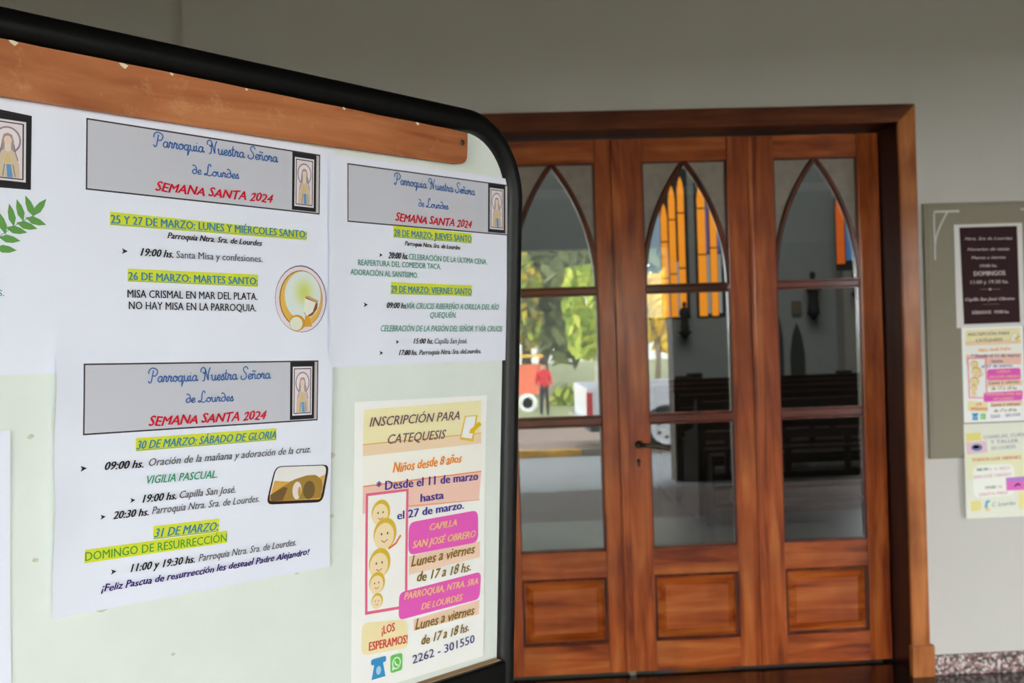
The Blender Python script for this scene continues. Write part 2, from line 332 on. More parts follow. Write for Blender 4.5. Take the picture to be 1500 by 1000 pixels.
# statues on corbels
M_st = mat('dark_statue_plaster', (38, 40, 40), 0.7)
def statue(x, y, z, h, lab):
    e = empty('wall_statue', (x, y, z), label=lab, cat='statue')
    MB().lathe([(0.02, -0.10), (0.05, -0.05), (0.085, -0.01), (0.09, 0.0)], n=16).build('corbel', M_st, e)
    s = h / 0.5; b = MB(); b.lathe([(0.07 * s, 0), (0.075 * s, 0.02 * s), (0.06 * s, 0.18 * s), (0.075 * s, 0.30 * s), (0.08 * s, 0.36 * s), (0.05 * s, 0.405 * s), (0.022 * s, 0.42 * s)], n=16, sy=.7)
    b.tube([(-0.07 * s, 0, 0.36 * s), (-0.085 * s, -0.03 * s, 0.28 * s), (-0.02 * s, -0.075 * s, 0.29 * s)], 0.02 * s, 8); b.tube([(0.07 * s, 0, 0.36 * s), (0.085 * s, -0.03 * s, 0.28 * s), (0.02 * s, -0.075 * s, 0.29 * s)], 0.02 * s, 8)
    b.build('robed_figure', M_st, e)
    MB().lathe([(0.012 * s, 0.41 * s), (0.033 * s, 0.435 * s), (0.038 * s, 0.465 * s), (0.028 * s, 0.495 * s), (0.008 * s, 0.505 * s)], n=14).build('head', M_st, e)
statue(4.60, 14.6 + .28, H + 0.02, 0.5, 'small dark robed statue on a corbel, seen through the right door above the dark niche')
statue(2.99, 14.88, H - 0.16, 0.36, 'small dark robed statue on a corbel below the amber window')
statue(5.06, 14.58, H + 0.24, 0.36, 'small dark robed statue beneath the blue and orange window')
b = MB(); b.box(4.36, 4.475, 14.965, 14.999, H + .0, H + .17, .004); tag(b.build('wall_plaque', mat('tan_wall_plaque', (112, 98, 80), 0.7)), 'small tan plaque on the nave wall beside the dark statue', 'plaque')
# pews
M_pw = wood('dark_pew_wood', (14, 7, 5), (28, 13, 9), (48, 24, 15), axis='x', rough=0.35); M_pz = wood('dark_pew_wood_upright', (14, 7, 5), (26, 13, 9), (40, 20, 13), axis='z', rough=0.35)
def pew():
    e = empty('church_pew'); L = 3.7
    for x in (0, L - .04): 
        b = MB(); b.prism([(x, 0.02, 0), (x, 0.50, 0), (x, 0.50, .42), (x, .42, .60), (x, .10, .66), (x, .04, .86), (x, -.03, .88), (x, -.03, .5)], (0.04, 0, 0)); b.build('end_panel', M_pz, e)
    MB().box(.04, L - .04, .08, .48, .42, .45, .004).build('seat', M_pw, e)
    for z in (.79, .69, .57): MB().box(.04, L - .04, -.02, .005, z, z + .065, .004).build('back_rail', M_pw, e)
    for k in range(8): MB().box(.2 + k * .44, .25 + k * .44, -.012, .004, .30, .60, .003).build('back_post', M_pz, e)
    MB().box(.04, L - .04, -.02, .005, .28, .33, .004).build('back_rail', M_pw, e)
    MB().box(.04, L - .04, -.16, -.02, .50, .52, .003).build('book_shelf', M_pw, e)
    MB().box(.04, L - .04, -.30, -.16, .12, .15, .003).build('kneeler', M_pw, e)
    for x in (.04, L - .06): MB().box(x, x + .02, -.28, -.02, 0, .5).build('kneeler_support', M_pz, e)
    return e
ORD = ['nearest the door', 'second from the door', 'third from the door', 'fourth from the door', 'fifth, farthest from the door']
p0 = pew()
for i in range(5):
    p = p0 if i == 0 else copy_tree(p0)
    p.location = (1.82, 8.75 + .85 * i, 0); tag(p, 'dark wooden church pew in the nave, ' + ORD[i], 'pew', 'church pews in the nave')
M_ch = mat('black_chair', (14, 14, 15), 0.5)
def chair():
    e = empty('black_chair')
    MB().box(-.21, .21, -.2, .2, .42, .45, .01).build('seat', M_ch, e)
    b = MB(); b.box(-.09, .09, -.23, -.2, .66, .84, .012); b.build('backrest', M_ch, e)
    for x in (-.19, .19):
        for y in (-.19, .19): MB().tube([(x, y, 0), (x * .95, y * .95, .43)], .011, 8).build('leg', M_ch, e)
    for x in (-.08, .08): MB().tube([(x, -.19, .44), (x, -.215, .68)], .01, 8).build('back_post', M_ch, e)
    return e
c0 = chair()
for i, (x, y, z, lb) in enumerate([(2.59, 13.3, 0, 'black chair behind the pews, leftmost of the row of three'), (2.99 - .16 + .01, 13.9, 0, 'black chair behind the pews, middle of the row of three'), (3.20, 13.3, 0, 'black chair behind the pews, right of the row of three'), (4.36, 13.3, 0, 'black chair by itself behind the pews, seen through the right door')]):
    c = c0 if i == 0 else copy_tree(c0); c.location = (x, y, z); tag(c, lb, 'chair', 'black chairs beyond the pews')

# ---------------------------------------------------------------- street behind the viewer (mirrored in the panes)
GZ = H - 1.76
def ground(name, x0, x1, y0, y1, z, m): return MB().box(x0, x1, y0, y1, z - .2, z).build(name, m, kind='structure')
ground('floor_street', -40, 40, -5.9, -0.5, GZ, mat('pale_asphalt', (150, 150, 146), 0.8, var=0.08, vscale=1.2))
ground('floor_plaza', -40, 40, -10.0, -5.9, GZ + .02, mat('brown_paving', (142, 120, 104), 0.8, var=0.12, vscale=1.5))
ground('floor_park', -60, 60, -75, -10.0, GZ + .05, mat('pale_grass', (148, 150, 104), 0.9, var=0.25, vscale=0.7))
kb = empty('kerb', (0, -5.9, GZ), kind='structure')
MY = mat('yellow_kerb_paint', (206, 152, 40), 0.6, var=0.3, vscale=6); MKG = mat('grey_kerb_stone', (120, 112, 98), 0.8, var=0.2)
kb.name = 'trim_6'
for i in range(14):
    MB().box(-6 + i * .6, -6 + i * .6 + .59, -.1, .02, 0, .09 + (i % 3) * .004, .012).build('kerb_stone', MY if i % 3 != 1 else MKG, kb)
def tree(x, y, h, cr_, cw, ch, cols, lab, n=1400, trunkc=(92, 80, 66), tr_=0.14):
    e = empty('park_tree', (x, y, GZ + .04), label=lab, cat='tree', group='trees in the park across the street')
    b = MB(); top = h - ch * .35; b.tube([(0, 0, 0), (.05, .02, top * .5), (-.04, 0, top)], [tr_, tr_ * .75, tr_ * .4], 10)
    for k in range(6):
        a = k * 1.05; z = top * (.5 + .08 * k); b.tube([(0, 0, z), (math.cos(a) * cw * .35, math.sin(a) * cw * .35, z + ch * .2), (math.cos(a) * cw * .6, math.sin(a) * cw * .6, z + ch * .45)], [tr_ * .4, tr_ * .25, .02], 6)
    b.build('trunk', mat('bark', trunkc, 0.9, var=0.3), e)
    vs_, fs, mi = [], [], []; cz = h - ch / 2; blobs = [(random.uniform(-.6, .6) * cw / 1.6, random.uniform(-.5, .5) * cw / 1.6, cz + random.uniform(-.35, .35) * ch, random.uniform(.35, .55)) for _ in range(9)]
    for i in range(n):
        bx, by, bz, br = random.choice(blobs); v = Vector((random.gauss(0, 1), random.gauss(0, 1), random.gauss(0, 1))).normalized() * (random.random() ** .4)
        p = Vector((bx + v.x * br * cw * .8, by + v.y * br * cw * .8, bz + v.z * br * ch * .6)); s = random.uniform(.07, .17) * cr_
        u = Vector((random.gauss(0, 1), random.gauss(0, 1), random.gauss(0, 1))).normalized(); t = u.orthogonal().normalized()
        k = len(vs_); vs_ += [p - u * s, p + t * s * .5, p + u * s, p - t * s * .5]; fs.append((k, k + 1, k + 2, k + 3)); mi.append(random.randrange(len(cols)))
    me = bpy.data.meshes.new('foliage'); me.from_pydata(vs_, [], fs); me.polygons.foreach_set('material_index', mi)
    for c in cols: me.materials.append(mat('leaves', c, 0.7))
    link('foliage', me, None, e, 'stuff'); return e
OL = [(120, 128, 82), (146, 152, 100), (92, 102, 62)]; YG = [(170, 186, 64), (146, 170, 66), (190, 194, 76)]; YE = [(240, 206, 44), (248, 218, 76), (220, 178, 40)]
tree(-1.8, -16, 7.5, 1.5, 2.2, 5.6, OL, 'olive green tree at the left of the park, partly behind the porch', 2200)
tree(2.2, -22, 8.5, 3.0, 3.4, 7.3, OL + [(150, 156, 110)], 'tall grey-green tree mirrored in the upper pane of the left door', 6000)
tree(7.6, -26, 8.5, 2.4, 3.2, 7.0, OL, 'tall grey-green tree behind the yellow autumn tree', 3600)
tree(3.25, -15.5, 2.9, 1.3, 0.95, 2.0, YG, 'bright yellow-green tree mirrored in the middle pane of the left door', 1500, (216, 208, 192), .11)
tree(1.6, -18.6, 3.6, 1.4, 1.3, 2.2, [(206, 180, 60)] + OL[:2] + YG[:1], 'yellowing tree behind the play frame', 1700)
tree(4.32, -14.5, 2.5, 1.2, 0.66, 1.4, YE, 'bright yellow autumn tree mirrored at the left of the centre pane', 1500, (120, 104, 84), .07)
tree(5.4, -15.5, 6.4, 1.3, 1.2, 4.6, OL[:2] + [(70, 70, 54)], 'dark leafy tree beyond the white pickup', 1500, (84, 74, 60), .12)
tree(3.6, -33, 9.0, 3.2, 4.2, 8.0, [(128, 134, 92), (110, 118, 80), (150, 152, 110)], 'broad grey-green tree at the back of the park before the whitewashed wall', 6000)
tree(8.4, -19, 8.0, 1.5, 2.4, 5.6, OL, 'broad olive green tree at the right of the park', 2000)
def bush(x, y, s, cols, lab):
    vs_, fs, mi = [], [], []
    for i in range(500):
        v = Vector((random.gauss(0, 1), random.gauss(0, 1), abs(random.gauss(0, 1)))).normalized() * (random.random() ** .35) * s
        u = Vector((random.gauss(0, 1), random.gauss(0, 1), random.gauss(0, 1))).normalized(); t = u.orthogonal(); q = s * .12
        k = len(vs_); vs_ += [v - u * q, v + t * q * .6, v + u * q, v - t * q * .6]; fs.append((k, k + 1, k + 2, k + 3)); mi.append(random.randrange(len(cols)))
    me = bpy.data.meshes.new('round_bush'); me.from_pydata(vs_, [], fs); me.polygons.foreach_set('material_index', mi)
    for c in cols: me.materials.append(mat('leaves', c, 0.7))
    o = link('round_bush', me, None); o.location = (x, y, GZ + .06); tag(o, lab, 'bush', 'bushes in the park')
bush(2.6, -15.2, .42, YG + OL[:1], 'low green bush beside the pale trunk, mirrored in the left door'); bush(4.0, -13.6, .34, YG + OL[:1], 'low green bush beneath the yellow tree')
b = MB(); b.box(-14, 18, -42.2, -42, 0, 1.15); b.box(-14, 18, -42.25, -41.95, 1.15, 1.22, .01); o = b.build('boundary_wall', mat('whitewashed_wall', (240, 240, 238), 0.8)); o.location = (0, 0, GZ + .03); tag(o, 'long low whitewashed wall at the back of the park', 'wall')
b = empty('house', (-6, -52, GZ), label='pale two-storey house beyond the park trees', cat='building')
MB().box(-6, 6, -4, 0, 0, 5.4).build('wall', mat('pale_render', (226, 222, 214), 0.85), b); MB().prism([(-6.4, .4, 5.4), (-6.4, -4.4, 5.4), (-6.4, -2, 7.2)], (12.8, 0, 0)).build('roof', mat('clay_roof', (150, 92, 70), 0.8), b)
for x in (-4.5, -1.5, 1.5, 4.5):
    for z in (1.0, 3.6): MB().box(x - .5, x + .5, 0, .05, z, z + 1.1).build('window', mat('house_window', (70, 80, 90), 0.2), b)
# play frame
e = empty('play_frame', (1.25, -17, GZ + .05), label='yellow and orange wooden play frame in the park', cat='playground')
for x in (-.9, -.05, .93): MB().box(x - .04, x + .04, -.04, .04, 0, 1.0, .006).build('post', mat('orange_paint', (232, 120, 50), 0.5), e)
MB().box(-.86, -.09, -.02, .02, .1, .85, .006).build('side_panel', mat('yellow_paint', (246, 196, 70), 0.5), e)
MB().box(-.01, .36, -.02, .02, .1, .85, .006).build('side_panel', mat('yellow_paint', (246, 196, 70), 0.5), e); MB().box(.38, .88, -.02, .02, .14, .8, .006).build('side_panel', mat('red_orange_paint', (236, 118, 84), 0.5), e)
MB().box(-.95, .98, -.05, .05, .96, 1.02, .006).build('top_beam', mat('yellow_paint', (246, 196, 70), 0.5), e)
e = empty('painted_tyre', (1.62, -13.5, GZ + .05), label='round white-painted tyre standing in the grass', cat='tyre')
b = MB(); b.lathe([(.11, -.05), (.17, -.055), (.19, 0), (.17, .055), (.11, .05), (.10, 0), (.11, -.05)], (0, 0, .17), 24, 'y'); b.build('tread', mat('white_tyre_paint', (240, 240, 235), 0.6), e)
# child in a red top
pe = empty('person', (1.87, -12.6, GZ + .05), label='person in a red top and dark trousers standing in the park', cat='person')
me = bpy.data.meshes.new('body')
V = [(0, 0, .52), (0, 0, .66), (0, 0, .80), (0, 0, .86), (0, .01, .95), (.05, 0, .49), (.06, .02, .27), (.06, 0, .04), (.06, .07, .02), (-.05, 0, .49), (-.05, -.02, .27), (-.06, -.03, .05), (-.06, .03, .02),
     (.10, 0, .79), (.13, .02, .63), (.12, .08, .50), (-.10, 0, .79), (-.14, 0, .63), (-.13, .05, .50)]
Ed = [(0, 1), (1, 2), (2, 3), (3, 4), (0, 5), (5, 6), (6, 7), (7, 8), (0, 9), (9, 10), (10, 11), (11, 12), (2, 13), (13, 14), (14, 15), (2, 16), (16, 17), (17, 18)]
Rr = [.085, .08, .085, .035, .075, .06, .042, .03, .026, .06, .042, .03, .026, .04, .03, .022, .04, .03, .022]
me.from_pydata(V, Ed, []); po = link('body', me, [mat('red_top', (206, 40, 50), 0.8), mat('dark_trousers', (40, 42, 50), 0.8), mat('skin', (190, 140, 112), 0.6), mat('dark_shoes', (28, 26, 28), 0.6)], pe)
sk = po.modifiers.new('s', 'SKIN'); sv = me.skin_vertices[0].data
for i, r in enumerate(Rr): sv[i].radius = (r, r)
sv[0].use_root = True
po.modifiers.new('u', 'SUBSURF').levels = 1
dg = bpy.context.evaluated_depsgraph_get(); me2 = bpy.data.meshes.new_from_object(po.evaluated_get(dg)); po.modifiers.clear(); po.data = me2; me2.name = 'body'
for p in me2.polygons:
    z = p.center.z; x = abs(p.center.x); p.use_smooth = True
    p.material_index = 2 if (z > .86 or (x > .09 and z < .56)) else (3 if z < .05 else (1 if z < .54 else 0))
MB().lathe([(.075, 0), (.085, .05), (.07, .085), (.02, .105)], (0, -.012, .95), 14).build('hair', mat('dark_hair', (52, 34, 26), 0.7), pe)
# pickup
tk = empty('pickup_truck', (2.95, -6.05, GZ + .02), label='white pickup truck with white spoked wheels parked across the street', cat='truck')
MWp = mat('white_car_paint', (242, 243, 245), 0.3, spec=0.6); MTy = mat('tyre_rubber', (52, 52, 54), 0.8); MDk = mat('dark_underbody', (40, 40, 42), 0.7)
def side(y, t, name):
    b = MB(); pts = [(-1.02, y, .42)]
    pts += [(-.42, y, .34)] + [(math.cos(a) * .315, y, .29 + math.sin(a) * .315) for a in [math.pi * (1 - k / 10) for k in range(11)]] + [(2.6, y, .34), (2.6, y, .86), (-1.05, y, .86)]
    b.prism(pts, (0, t, 0)); return b.build(name, MWp, tk)
side(0, -.06, 'bed_side'); side(-1.6, -.06, 'bed_side')
MB().box(-1.05, -1.0, -1.6, -.06, .42, .84, .01).build('tailgate', MWp, tk); MB().box(-1.0, 1.2, -1.6, -.06, .5, .54).build('bed_floor', MDk, tk)
b = MB(); b.prism([(1.1, -.08, .86), (2.7, -.08, .86), (2.3, -.16, 1.42), (1.35, -.16, 1.42)], (0, -1.45, 0)); b.build('cab', MWp, tk)
MB().box(1.4, 2.25, -.125, -.11, .93, 1.32).build('side_window', mat('car_glass', (40, 46, 52), 0.1), tk)
b = MB(); b.box(2.6, 3.9, -1.64, -.02, .38, .92, .05); b.build('bonnet', MWp, tk); MB().box(-1.14, -1.04, -1.6, -.04, .34, .46, .02).build('rear_bumper', mat('chrome_bumper', (190, 192, 196), 0.25, metal=0.8), tk)
MB().box(-1.06, -.98, -.062, .006, .50, .80, .01).build('tail_light', mat('red_lamp_lens', (214, 30, 48), 0.3), tk); MB().box(-1.0, 3.8, -1.5, -.15, .26, .5).build('chassis', MDk, tk)
for x in (0, 3.0):
    for y in (-.02, -1.62):
        s = 1 if y > -1 else -1; b = MB(); b.lathe([(.18, -.09), (.265, -.1), (.29, -.05), (.29, .05), (.265, .1), (.18, .09)], (x, y - .08 * s, .29), 32, 'y'); wb = b.build('wheel', MTy, tk)
        r = MB(); r.lathe([(.02, .0), (.05, .012), (.10, .004), (.19, .0), (.205, .02), (.215, .02), (.215, -.02)], (x, y + .012, .29), 32, 'y'); r.build('rim', mat('white_steel_rim', (248, 248, 248), 0.4), wb)
        h = MB()
        for k in range(6):
            a = k * math.pi / 3 + .5; h.lathe([(.0, .014), (.022, .014), (.022, .0)], (x + math.cos(a) * .115, y + .012, .29 + math.sin(a) * .115), 10, 'y')
        h.build('rim_holes', mat('black_hole', (20, 20, 20), 0.8), wb)
PAGES = {
 1: [
  ('HDR', 25.6, 7.4, 252.4, 57.3),
  ('T', 'Parroquia Nuestra Señora', 87.8, 21.9, 225.6, 20.5, 11.6, (62, 110, 175), 'script'),
  ('T', 'de Lourdes', 128.1, 41.2, 180.1, 40.7, 9.7, (62, 110, 175), 'script'),
  ('T', 'SEMANA SANTA 2024', 90.6, 59.8, 219.8, 59.0, 7.6, (214, 20, 48), 'fancy'),
  ('Q', [(47.6, 81.2), (261.9, 82.9), (261.5, 91.2), (47.4, 92.3)], (222, 228, 60), 'hl'),
  ('T', '25 Y 27 DE MARZO: LUNES Y MIÉRCOLES SANTO:', 47.9, 90.5, 261.5, 88.9, 6.8, (62, 140, 165), 'bu'),
  ('T', 'Parroquia Ntra. Sra. de Lourdes', 103.2, 99.5, 207.1, 99.9, 5.2, (30, 30, 34), 'bi'),
  ('B', 61.6, 112.9, 2.8, (30, 30, 34)),
  ('T', '19:00 hs.', 76.7, 115.8, 109.7, 116.0, 6.4, (30, 30, 34), 'bi'),
  ('T', 'Santa Misa y confesiones.', 112.7, 115.9, 207.7, 114.8, 6.1, (95, 95, 102), ''),
  ('Q', [(64.8, 127.3), (202.6, 126.7), (202.4, 138.1), (64.6, 138.1)], (222, 228, 60), 'hl'),
  ('T', '26 DE MARZO: MARTES SANTO:', 64.9, 136.7, 202.4, 136.1, 6.6, (62, 140, 165), 'bu'),
  ('T', 'MISA CRISMAL EN MAR DEL PLATA.', 64.2, 151.5, 201.9, 150.0, 6.5, (30, 30, 34), ''),
  ('T', 'NO HAY MISA EN LA PARROQUIA.', 65.5, 161.2, 200.5, 160.6, 6.5, (30, 30, 34), ''),
  ('CH', 255.6, 147.5, 32.4, 32.1),
 ],
 2: [
  ('HDR', 25.6, 7.4, 252.4, 57.3),
  ('T', 'Parroquia Nuestra Señora', 90.2, 21.9, 219.8, 23.6, 11.3, (62, 110, 175), 'script'),
  ('T', 'de Lourdes', 127.2, 42.4, 175.2, 42.6, 9.5, (62, 110, 175), 'script'),
  ('T', 'SEMANA SANTA 2024', 92.2, 59.9, 214.3, 60.6, 8.1, (214, 20, 48), 'fancy'),
  ('Q', [(90.3, 65.0), (214.3, 66.5), (213.8, 77.4), (89.8, 77.2)], (222, 228, 60), 'hl'),
  ('T', '28 DE MARZO: JUEVES SANTO', 90.3, 75.7, 213.8, 76.1, 7.0, (62, 140, 165), 'bu'),
  ('T', 'Parroquia Ntra. Sra. de Lourdes', 106.3, 84.6, 194.3, 85.3, 4.6, (30, 30, 34), 'bi'),
  ('B', 71.5, 96.1, 2.4, (30, 30, 34)),
  ('T', '20:00 hs.', 81.5, 99.1, 111.5, 99.0, 6.4, (30, 30, 34), 'bi'),
  ('T', 'CELEBRACIÓN DE LA ÚLTIMA CENA.', 112.6, 99.0, 240.7, 99.9, 5.9, (78, 150, 125), ''),
  ('T', 'REAPERTURA DEL COMEDOR TACA.', 39.7, 107.6, 162.7, 107.8, 5.7, (78, 150, 125), ''),
  ('T', 'ADORACIÓN AL SANTÍSIMO.', 29.0, 117.5, 127.1, 118.2, 5.8, (78, 150, 125), ''),
  ('Q', [(86.4, 123.4), (215.5, 124.1), (214.9, 136.3), (85.5, 135.8)], (222, 228, 60), 'hl'),
  ('T', '29 DE MARZO: VIERNES SANTO', 85.9, 134.0, 214.4, 134.6, 7.0, (62, 140, 165), 'bu'),
  ('B', 50.3, 147.1, 2.8, (30, 30, 34)),
  ('T', '09:00 hs.', 79.5, 150.3, 109.8, 150.7, 6.0, (30, 30, 34), 'bi'),
  ('T', 'VÍA CRUCIS RIBEREÑO A ORILLA DEL RÍO', 110.5, 150.8, 261.1, 150.9, 6.1, (78, 150, 125), 'i'),
  ('T', 'QUEQUÉN.', 145.6, 160.1, 187.5, 160.1, 5.9, (78, 150, 125), 'i'),
  ('T', 'CELEBRACIÓN DE LA PASIÓN DEL SEÑOR Y VÍA CRUCIS', 70.7, 174.2, 267.9, 175.8, 6.3, (78, 150, 125), 'i'),
  ('B', 95.7, 185.3, 2.5, (30, 30, 34)),
  ('T', '15:00 hs.', 120.3, 187.5, 150.1, 188.0, 5.5, (30, 30, 34), 'bi'),
  ('T', 'Capilla San José.', 152.2, 188.0, 207.0, 188.4, 5.6, (95, 95, 102), 'i'),
  ('B', 71.7, 196.3, 2.5, (30, 30, 34)),
  ('T', '17:00 hs.', 98.1, 199.2, 126.2, 199.6, 5.4, (30, 30, 34), 'bi'),
  ('T', 'Parroquia Ntra. Sra. deLourdes.', 128.8, 199.5, 230.5, 200.0, 5.2, (95, 95, 102), 'bi'),
 ],
 3: [
  ('HDR', 25.6, 7.4, 252.4, 57.3),
  ('T', 'Parroquia Nuestra Señora', 85.3, 23.7, 219.5, 23.2, 11.6, (62, 110, 175), 'script'),
  ('T', 'de Lourdes', 124.4, 42.4, 177.0, 42.7, 9.7, (62, 110, 175), 'script'),
  ('T', 'SEMANA SANTA 2024', 86.7, 60.9, 214.5, 60.9, 7.9, (214, 20, 48), 'fancy'),
  ('Q', [(74.8, 70.4), (226.5, 70.1), (226.4, 81.2), (74.9, 81.6)], (222, 228, 60), 'hl'),
  ('T', '30 DE MARZO: SÁBADO DE GLORIA', 75.2, 79.8, 226.1, 79.5, 7.0, (62, 140, 165), 'biu'),
  ('B', 25.8, 91.9, 2.8, (30, 30, 34)),
  ('T', '09:00 hs.', 45.1, 94.8, 82.4, 95.6, 6.6, (30, 30, 34), 'bi'),
  ('T', 'Oración de la mañana y adoración de la cruz.', 87.7, 94.9, 269.1, 95.5, 6.5, (95, 95, 102), 'i'),
  ('T', 'VIGILIA PASCUAL.', 86.1, 109.8, 158.9, 110.7, 6.8, (30, 150, 110), 'i'),
  ('B', 72.4, 122.3, 2.4, (30, 30, 34)),
  ('T', '19:00 hs.', 81.7, 125.4, 116.0, 125.7, 6.5, (30, 30, 34), 'bi'),
  ('T', 'Capilla San José.', 119.1, 125.3, 179.4, 125.9, 6.3, (95, 95, 102), 'i'),
  ('B', 44.3, 133.2, 2.4, (30, 30, 34)),
  ('T', '20:30 hs.', 53.4, 136.2, 88.2, 136.7, 6.3, (30, 30, 34), 'bi'),
  ('T', 'Parroquia Ntra. Sra. de Lourdes.', 91.2, 136.1, 206.6, 137.0, 6.3, (95, 95, 102), 'i'),
  ('Q', [(93.0, 146.6), (161.8, 147.7), (161.3, 159.4), (93.1, 158.0)], (222, 228, 60), 'hl'),
  ('T', '31 DE MARZO:', 93.7, 156.3, 161.3, 157.8, 7.4, (62, 140, 165), 'biu'),
  ('Q', [(28.4, 158.4), (170.7, 159.6), (170.4, 170.5), (27.7, 169.3)], (222, 228, 60), 'hl'),
  ('T', 'DOMINGO DE RESURRECCIÓN', 28.3, 167.4, 170.0, 169.1, 7.0, (80, 165, 60), ''),
  ('B', 54.9, 179.8, 2.6, (30, 30, 34)),
  ('T', '11:00 y 19:30 hs.', 70.8, 182.6, 135.7, 183.4, 6.5, (30, 30, 34), 'bi'),
  ('T', 'Parroquia Ntra. Sra. de Lourdes.', 139.5, 183.1, 252.6, 183.3, 6.3, (95, 95, 102), 'i'),
  ('T', '¡Feliz Pascua de resurrección les deseael Padre Alejandro!', 43.1, 195.1, 270.0, 194.3, 5.8, (48, 22, 110), 'fancy'),
  ('TOMB', [(225.7, 105.7), (294.6, 109.3), (286.2, 145.5), (216.4, 140.7)]),
 ],
 0: [
  ('LEAF', 281.6, 82.3, 0.9),
  ('LEAF', 273.3, 82.2, 2.0),
  ('LEAF', 265.4, 86.1, 1.9),
  ('LEAF', 258.4, 90.3, 1.8),
  ('LEAF', 251.0, 97.2, 1.9),
  ('LEAF', 278.5, 93.5, -0.25),
  ('LEAF', 271.1, 97.6, -0.2),
  ('LEAF', 262.5, 101.6, -0.15),
  ('LEAF', 256.9, 108.9, -0.1),
  ('LEAF', 253.9, 116.8, -0.05),
  ('L', [(233.8, 121.7), (250.0, 106.2), (263.8, 96.3), (280.2, 87.0)], (110, 140, 130), 0.5),
  ('T', 'DOMINGO DE RAMOS.', 173.2, 153.5, 252.6, 152.9, 4.6, (78, 150, 125), ''),
  ('Q', [(217.2, 8.8), (274.4, 11.8), (274.0, 69.4), (217.6, 70.7)], (45, 42, 48), ''),
 ],
 4: [
  ('Q', [(13.3, 8.1), (196.2, 5.3), (196.9, 42.5), (11.9, 43.7)], (250, 240, 190), 'bg'),
  ('Q', [(11.9, 43.7), (197.4, 42.6), (198.4, 54.1), (12.1, 55.3)], (250, 222, 188), 'bg'),
  ('Q', [(11.9, 43.1), (197.4, 41.8), (197.4, 43.0), (11.9, 44.3)], (245, 190, 110), 'bg'),
  ('Q', [(12.1, 55.3), (198.4, 54.1), (199.1, 85.8), (12.6, 86.1)], (253, 250, 240), 'bg'),
  ('Q', [(12.6, 86.1), (199.1, 85.8), (195.9, 117.9), (13.0, 113.9)], (250, 208, 190), 'bg'),
  ('Q', [(12.6, 85.5), (199.1, 85.2), (199.1, 86.6), (12.6, 86.8)], (245, 150, 80), 'bg'),
  ('Q', [(80.1, 112.5), (196.5, 117.5), (196.5, 118.3), (80.1, 113.4)], (245, 150, 100), 'bg'),
  ('Q', [(82.0, 166.3), (198.0, 165.0), (198.4, 183.1), (82.4, 186.2)], (250, 215, 190), 'bg'),
  ('Q', [(90.1, 234.7), (197.8, 231.5), (196.6, 247.4), (90.3, 247.0)], (250, 215, 190), 'bg'),
  ('Q', [(14.1, 224.9), (80.6, 232.7), (81.2, 263.3), (13.4, 258.3)], (250, 236, 185), 'round'),
  ('Q', [(16.7, 93.6), (79.8, 94.4), (80.3, 220.7), (18.5, 217.6)], (238, 110, 145), 'bg'),
  ('Q', [(20.1, 96.5), (76.3, 96.9), (76.7, 217.6), (21.8, 214.7)], (252, 250, 246), 'bg'),
  ('Q', [(81.4, 130.5), (194.2, 129.3), (195.0, 165.6), (81.2, 165.3)], (240, 100, 195), 'round'),
  ('Q', [(67.9, 202.7), (200.3, 199.6), (197.8, 230.4), (67.1, 231.6)], (240, 100, 195), 'round'),
  ('T', 'INSCRIPCIÓN PARA', 20.0, 25.9, 159.1, 25.3, 9.4, (118, 88, 96), 'i'),
  ('T', 'CATEQUESIS', 46.8, 45.1, 137.2, 44.7, 9.5, (118, 88, 96), 'i'),
  ('Q', [(168.2, 21.7), (190.3, 21.6), (183.3, 51.0), (160.3, 47.3)], (240, 200, 60), 'bg'),
  ('Q', [(170.0, 22.7), (187.5, 22.6), (180.9, 47.8), (162.9, 45.1)], (250, 250, 250), 'bg'),
  ('P', [(192.3, 29.2), (197.2, 32.5), (182.0, 41.7), (176.1, 41.4), (177.2, 37.6)], (235, 190, 30), ''),
  ('T', 'Niños desde 8 años', 54.7, 75.5, 164.4, 72.6, 9.6, (245, 145, 20), 'fancy'),
  ('T', '* Desde el 11 de marzo', 31.0, 92.3, 192.9, 95.0, 9.2, (72, 52, 150), 'b'),
  ('T', 'hasta', 97.8, 110.5, 135.4, 110.4, 8.5, (72, 52, 150), 'b'),
  ('T', 'el 27 de marzo.', 62.6, 125.4, 169.6, 125.0, 8.5, (72, 52, 150), 'b'),
  ('T', 'CAPILLA', 113.4, 142.8, 157.6, 142.5, 7.1, (250, 205, 140), 'bi'),
  ('T', 'SAN JOSÉ OBRERO', 86.8, 158.5, 190.2, 159.0, 7.5, (250, 205, 140), 'bi'),
  ('T', 'Lunes a viernes', 84.9, 178.1, 189.0, 176.9, 10.5, (140, 112, 30), 'fancy'),
  ('T', 'de 17 a 18 hs.', 94.3, 195.5, 181.7, 195.9, 9.8, (140, 112, 30), 'fancy'),
  ('T', 'PARROQUIA, NTRA. SRA', 74.7, 211.3, 194.3, 212.8, 7.1, (250, 205, 140), 'bi'),
  ('T', 'DE LOURDES', 100.9, 226.4, 168.7, 226.7, 6.8, (250, 205, 140), 'bi'),
  ('T', 'Lunes a viernes', 91.7, 246.3, 188.8, 246.0, 10.5, (140, 112, 30), 'fancy'),
  ('T', 'de 17 a 18 hs.', 101.6, 264.3, 179.3, 263.1, 9.4, (140, 112, 30), 'fancy'),
  ('T', '¡LOS', 41.8, 241.8, 61.2, 241.5, 8.6, (222, 72, 66), 'b'),
  ('T', 'ESPERAMOS!', 23.4, 255.2, 80.0, 257.6, 8.6, (222, 72, 66), 'b'),
  ('T', '2262 - 301550', 88.2, 281.7, 189.5, 278.0, 9.0, (70, 72, 130), ''),
  ('KID', 39.0, 116.5, 13.1),
  ('KID', 45.7, 139.4, 16.3),
  ('KID', 38.5, 168.7, 15.2),
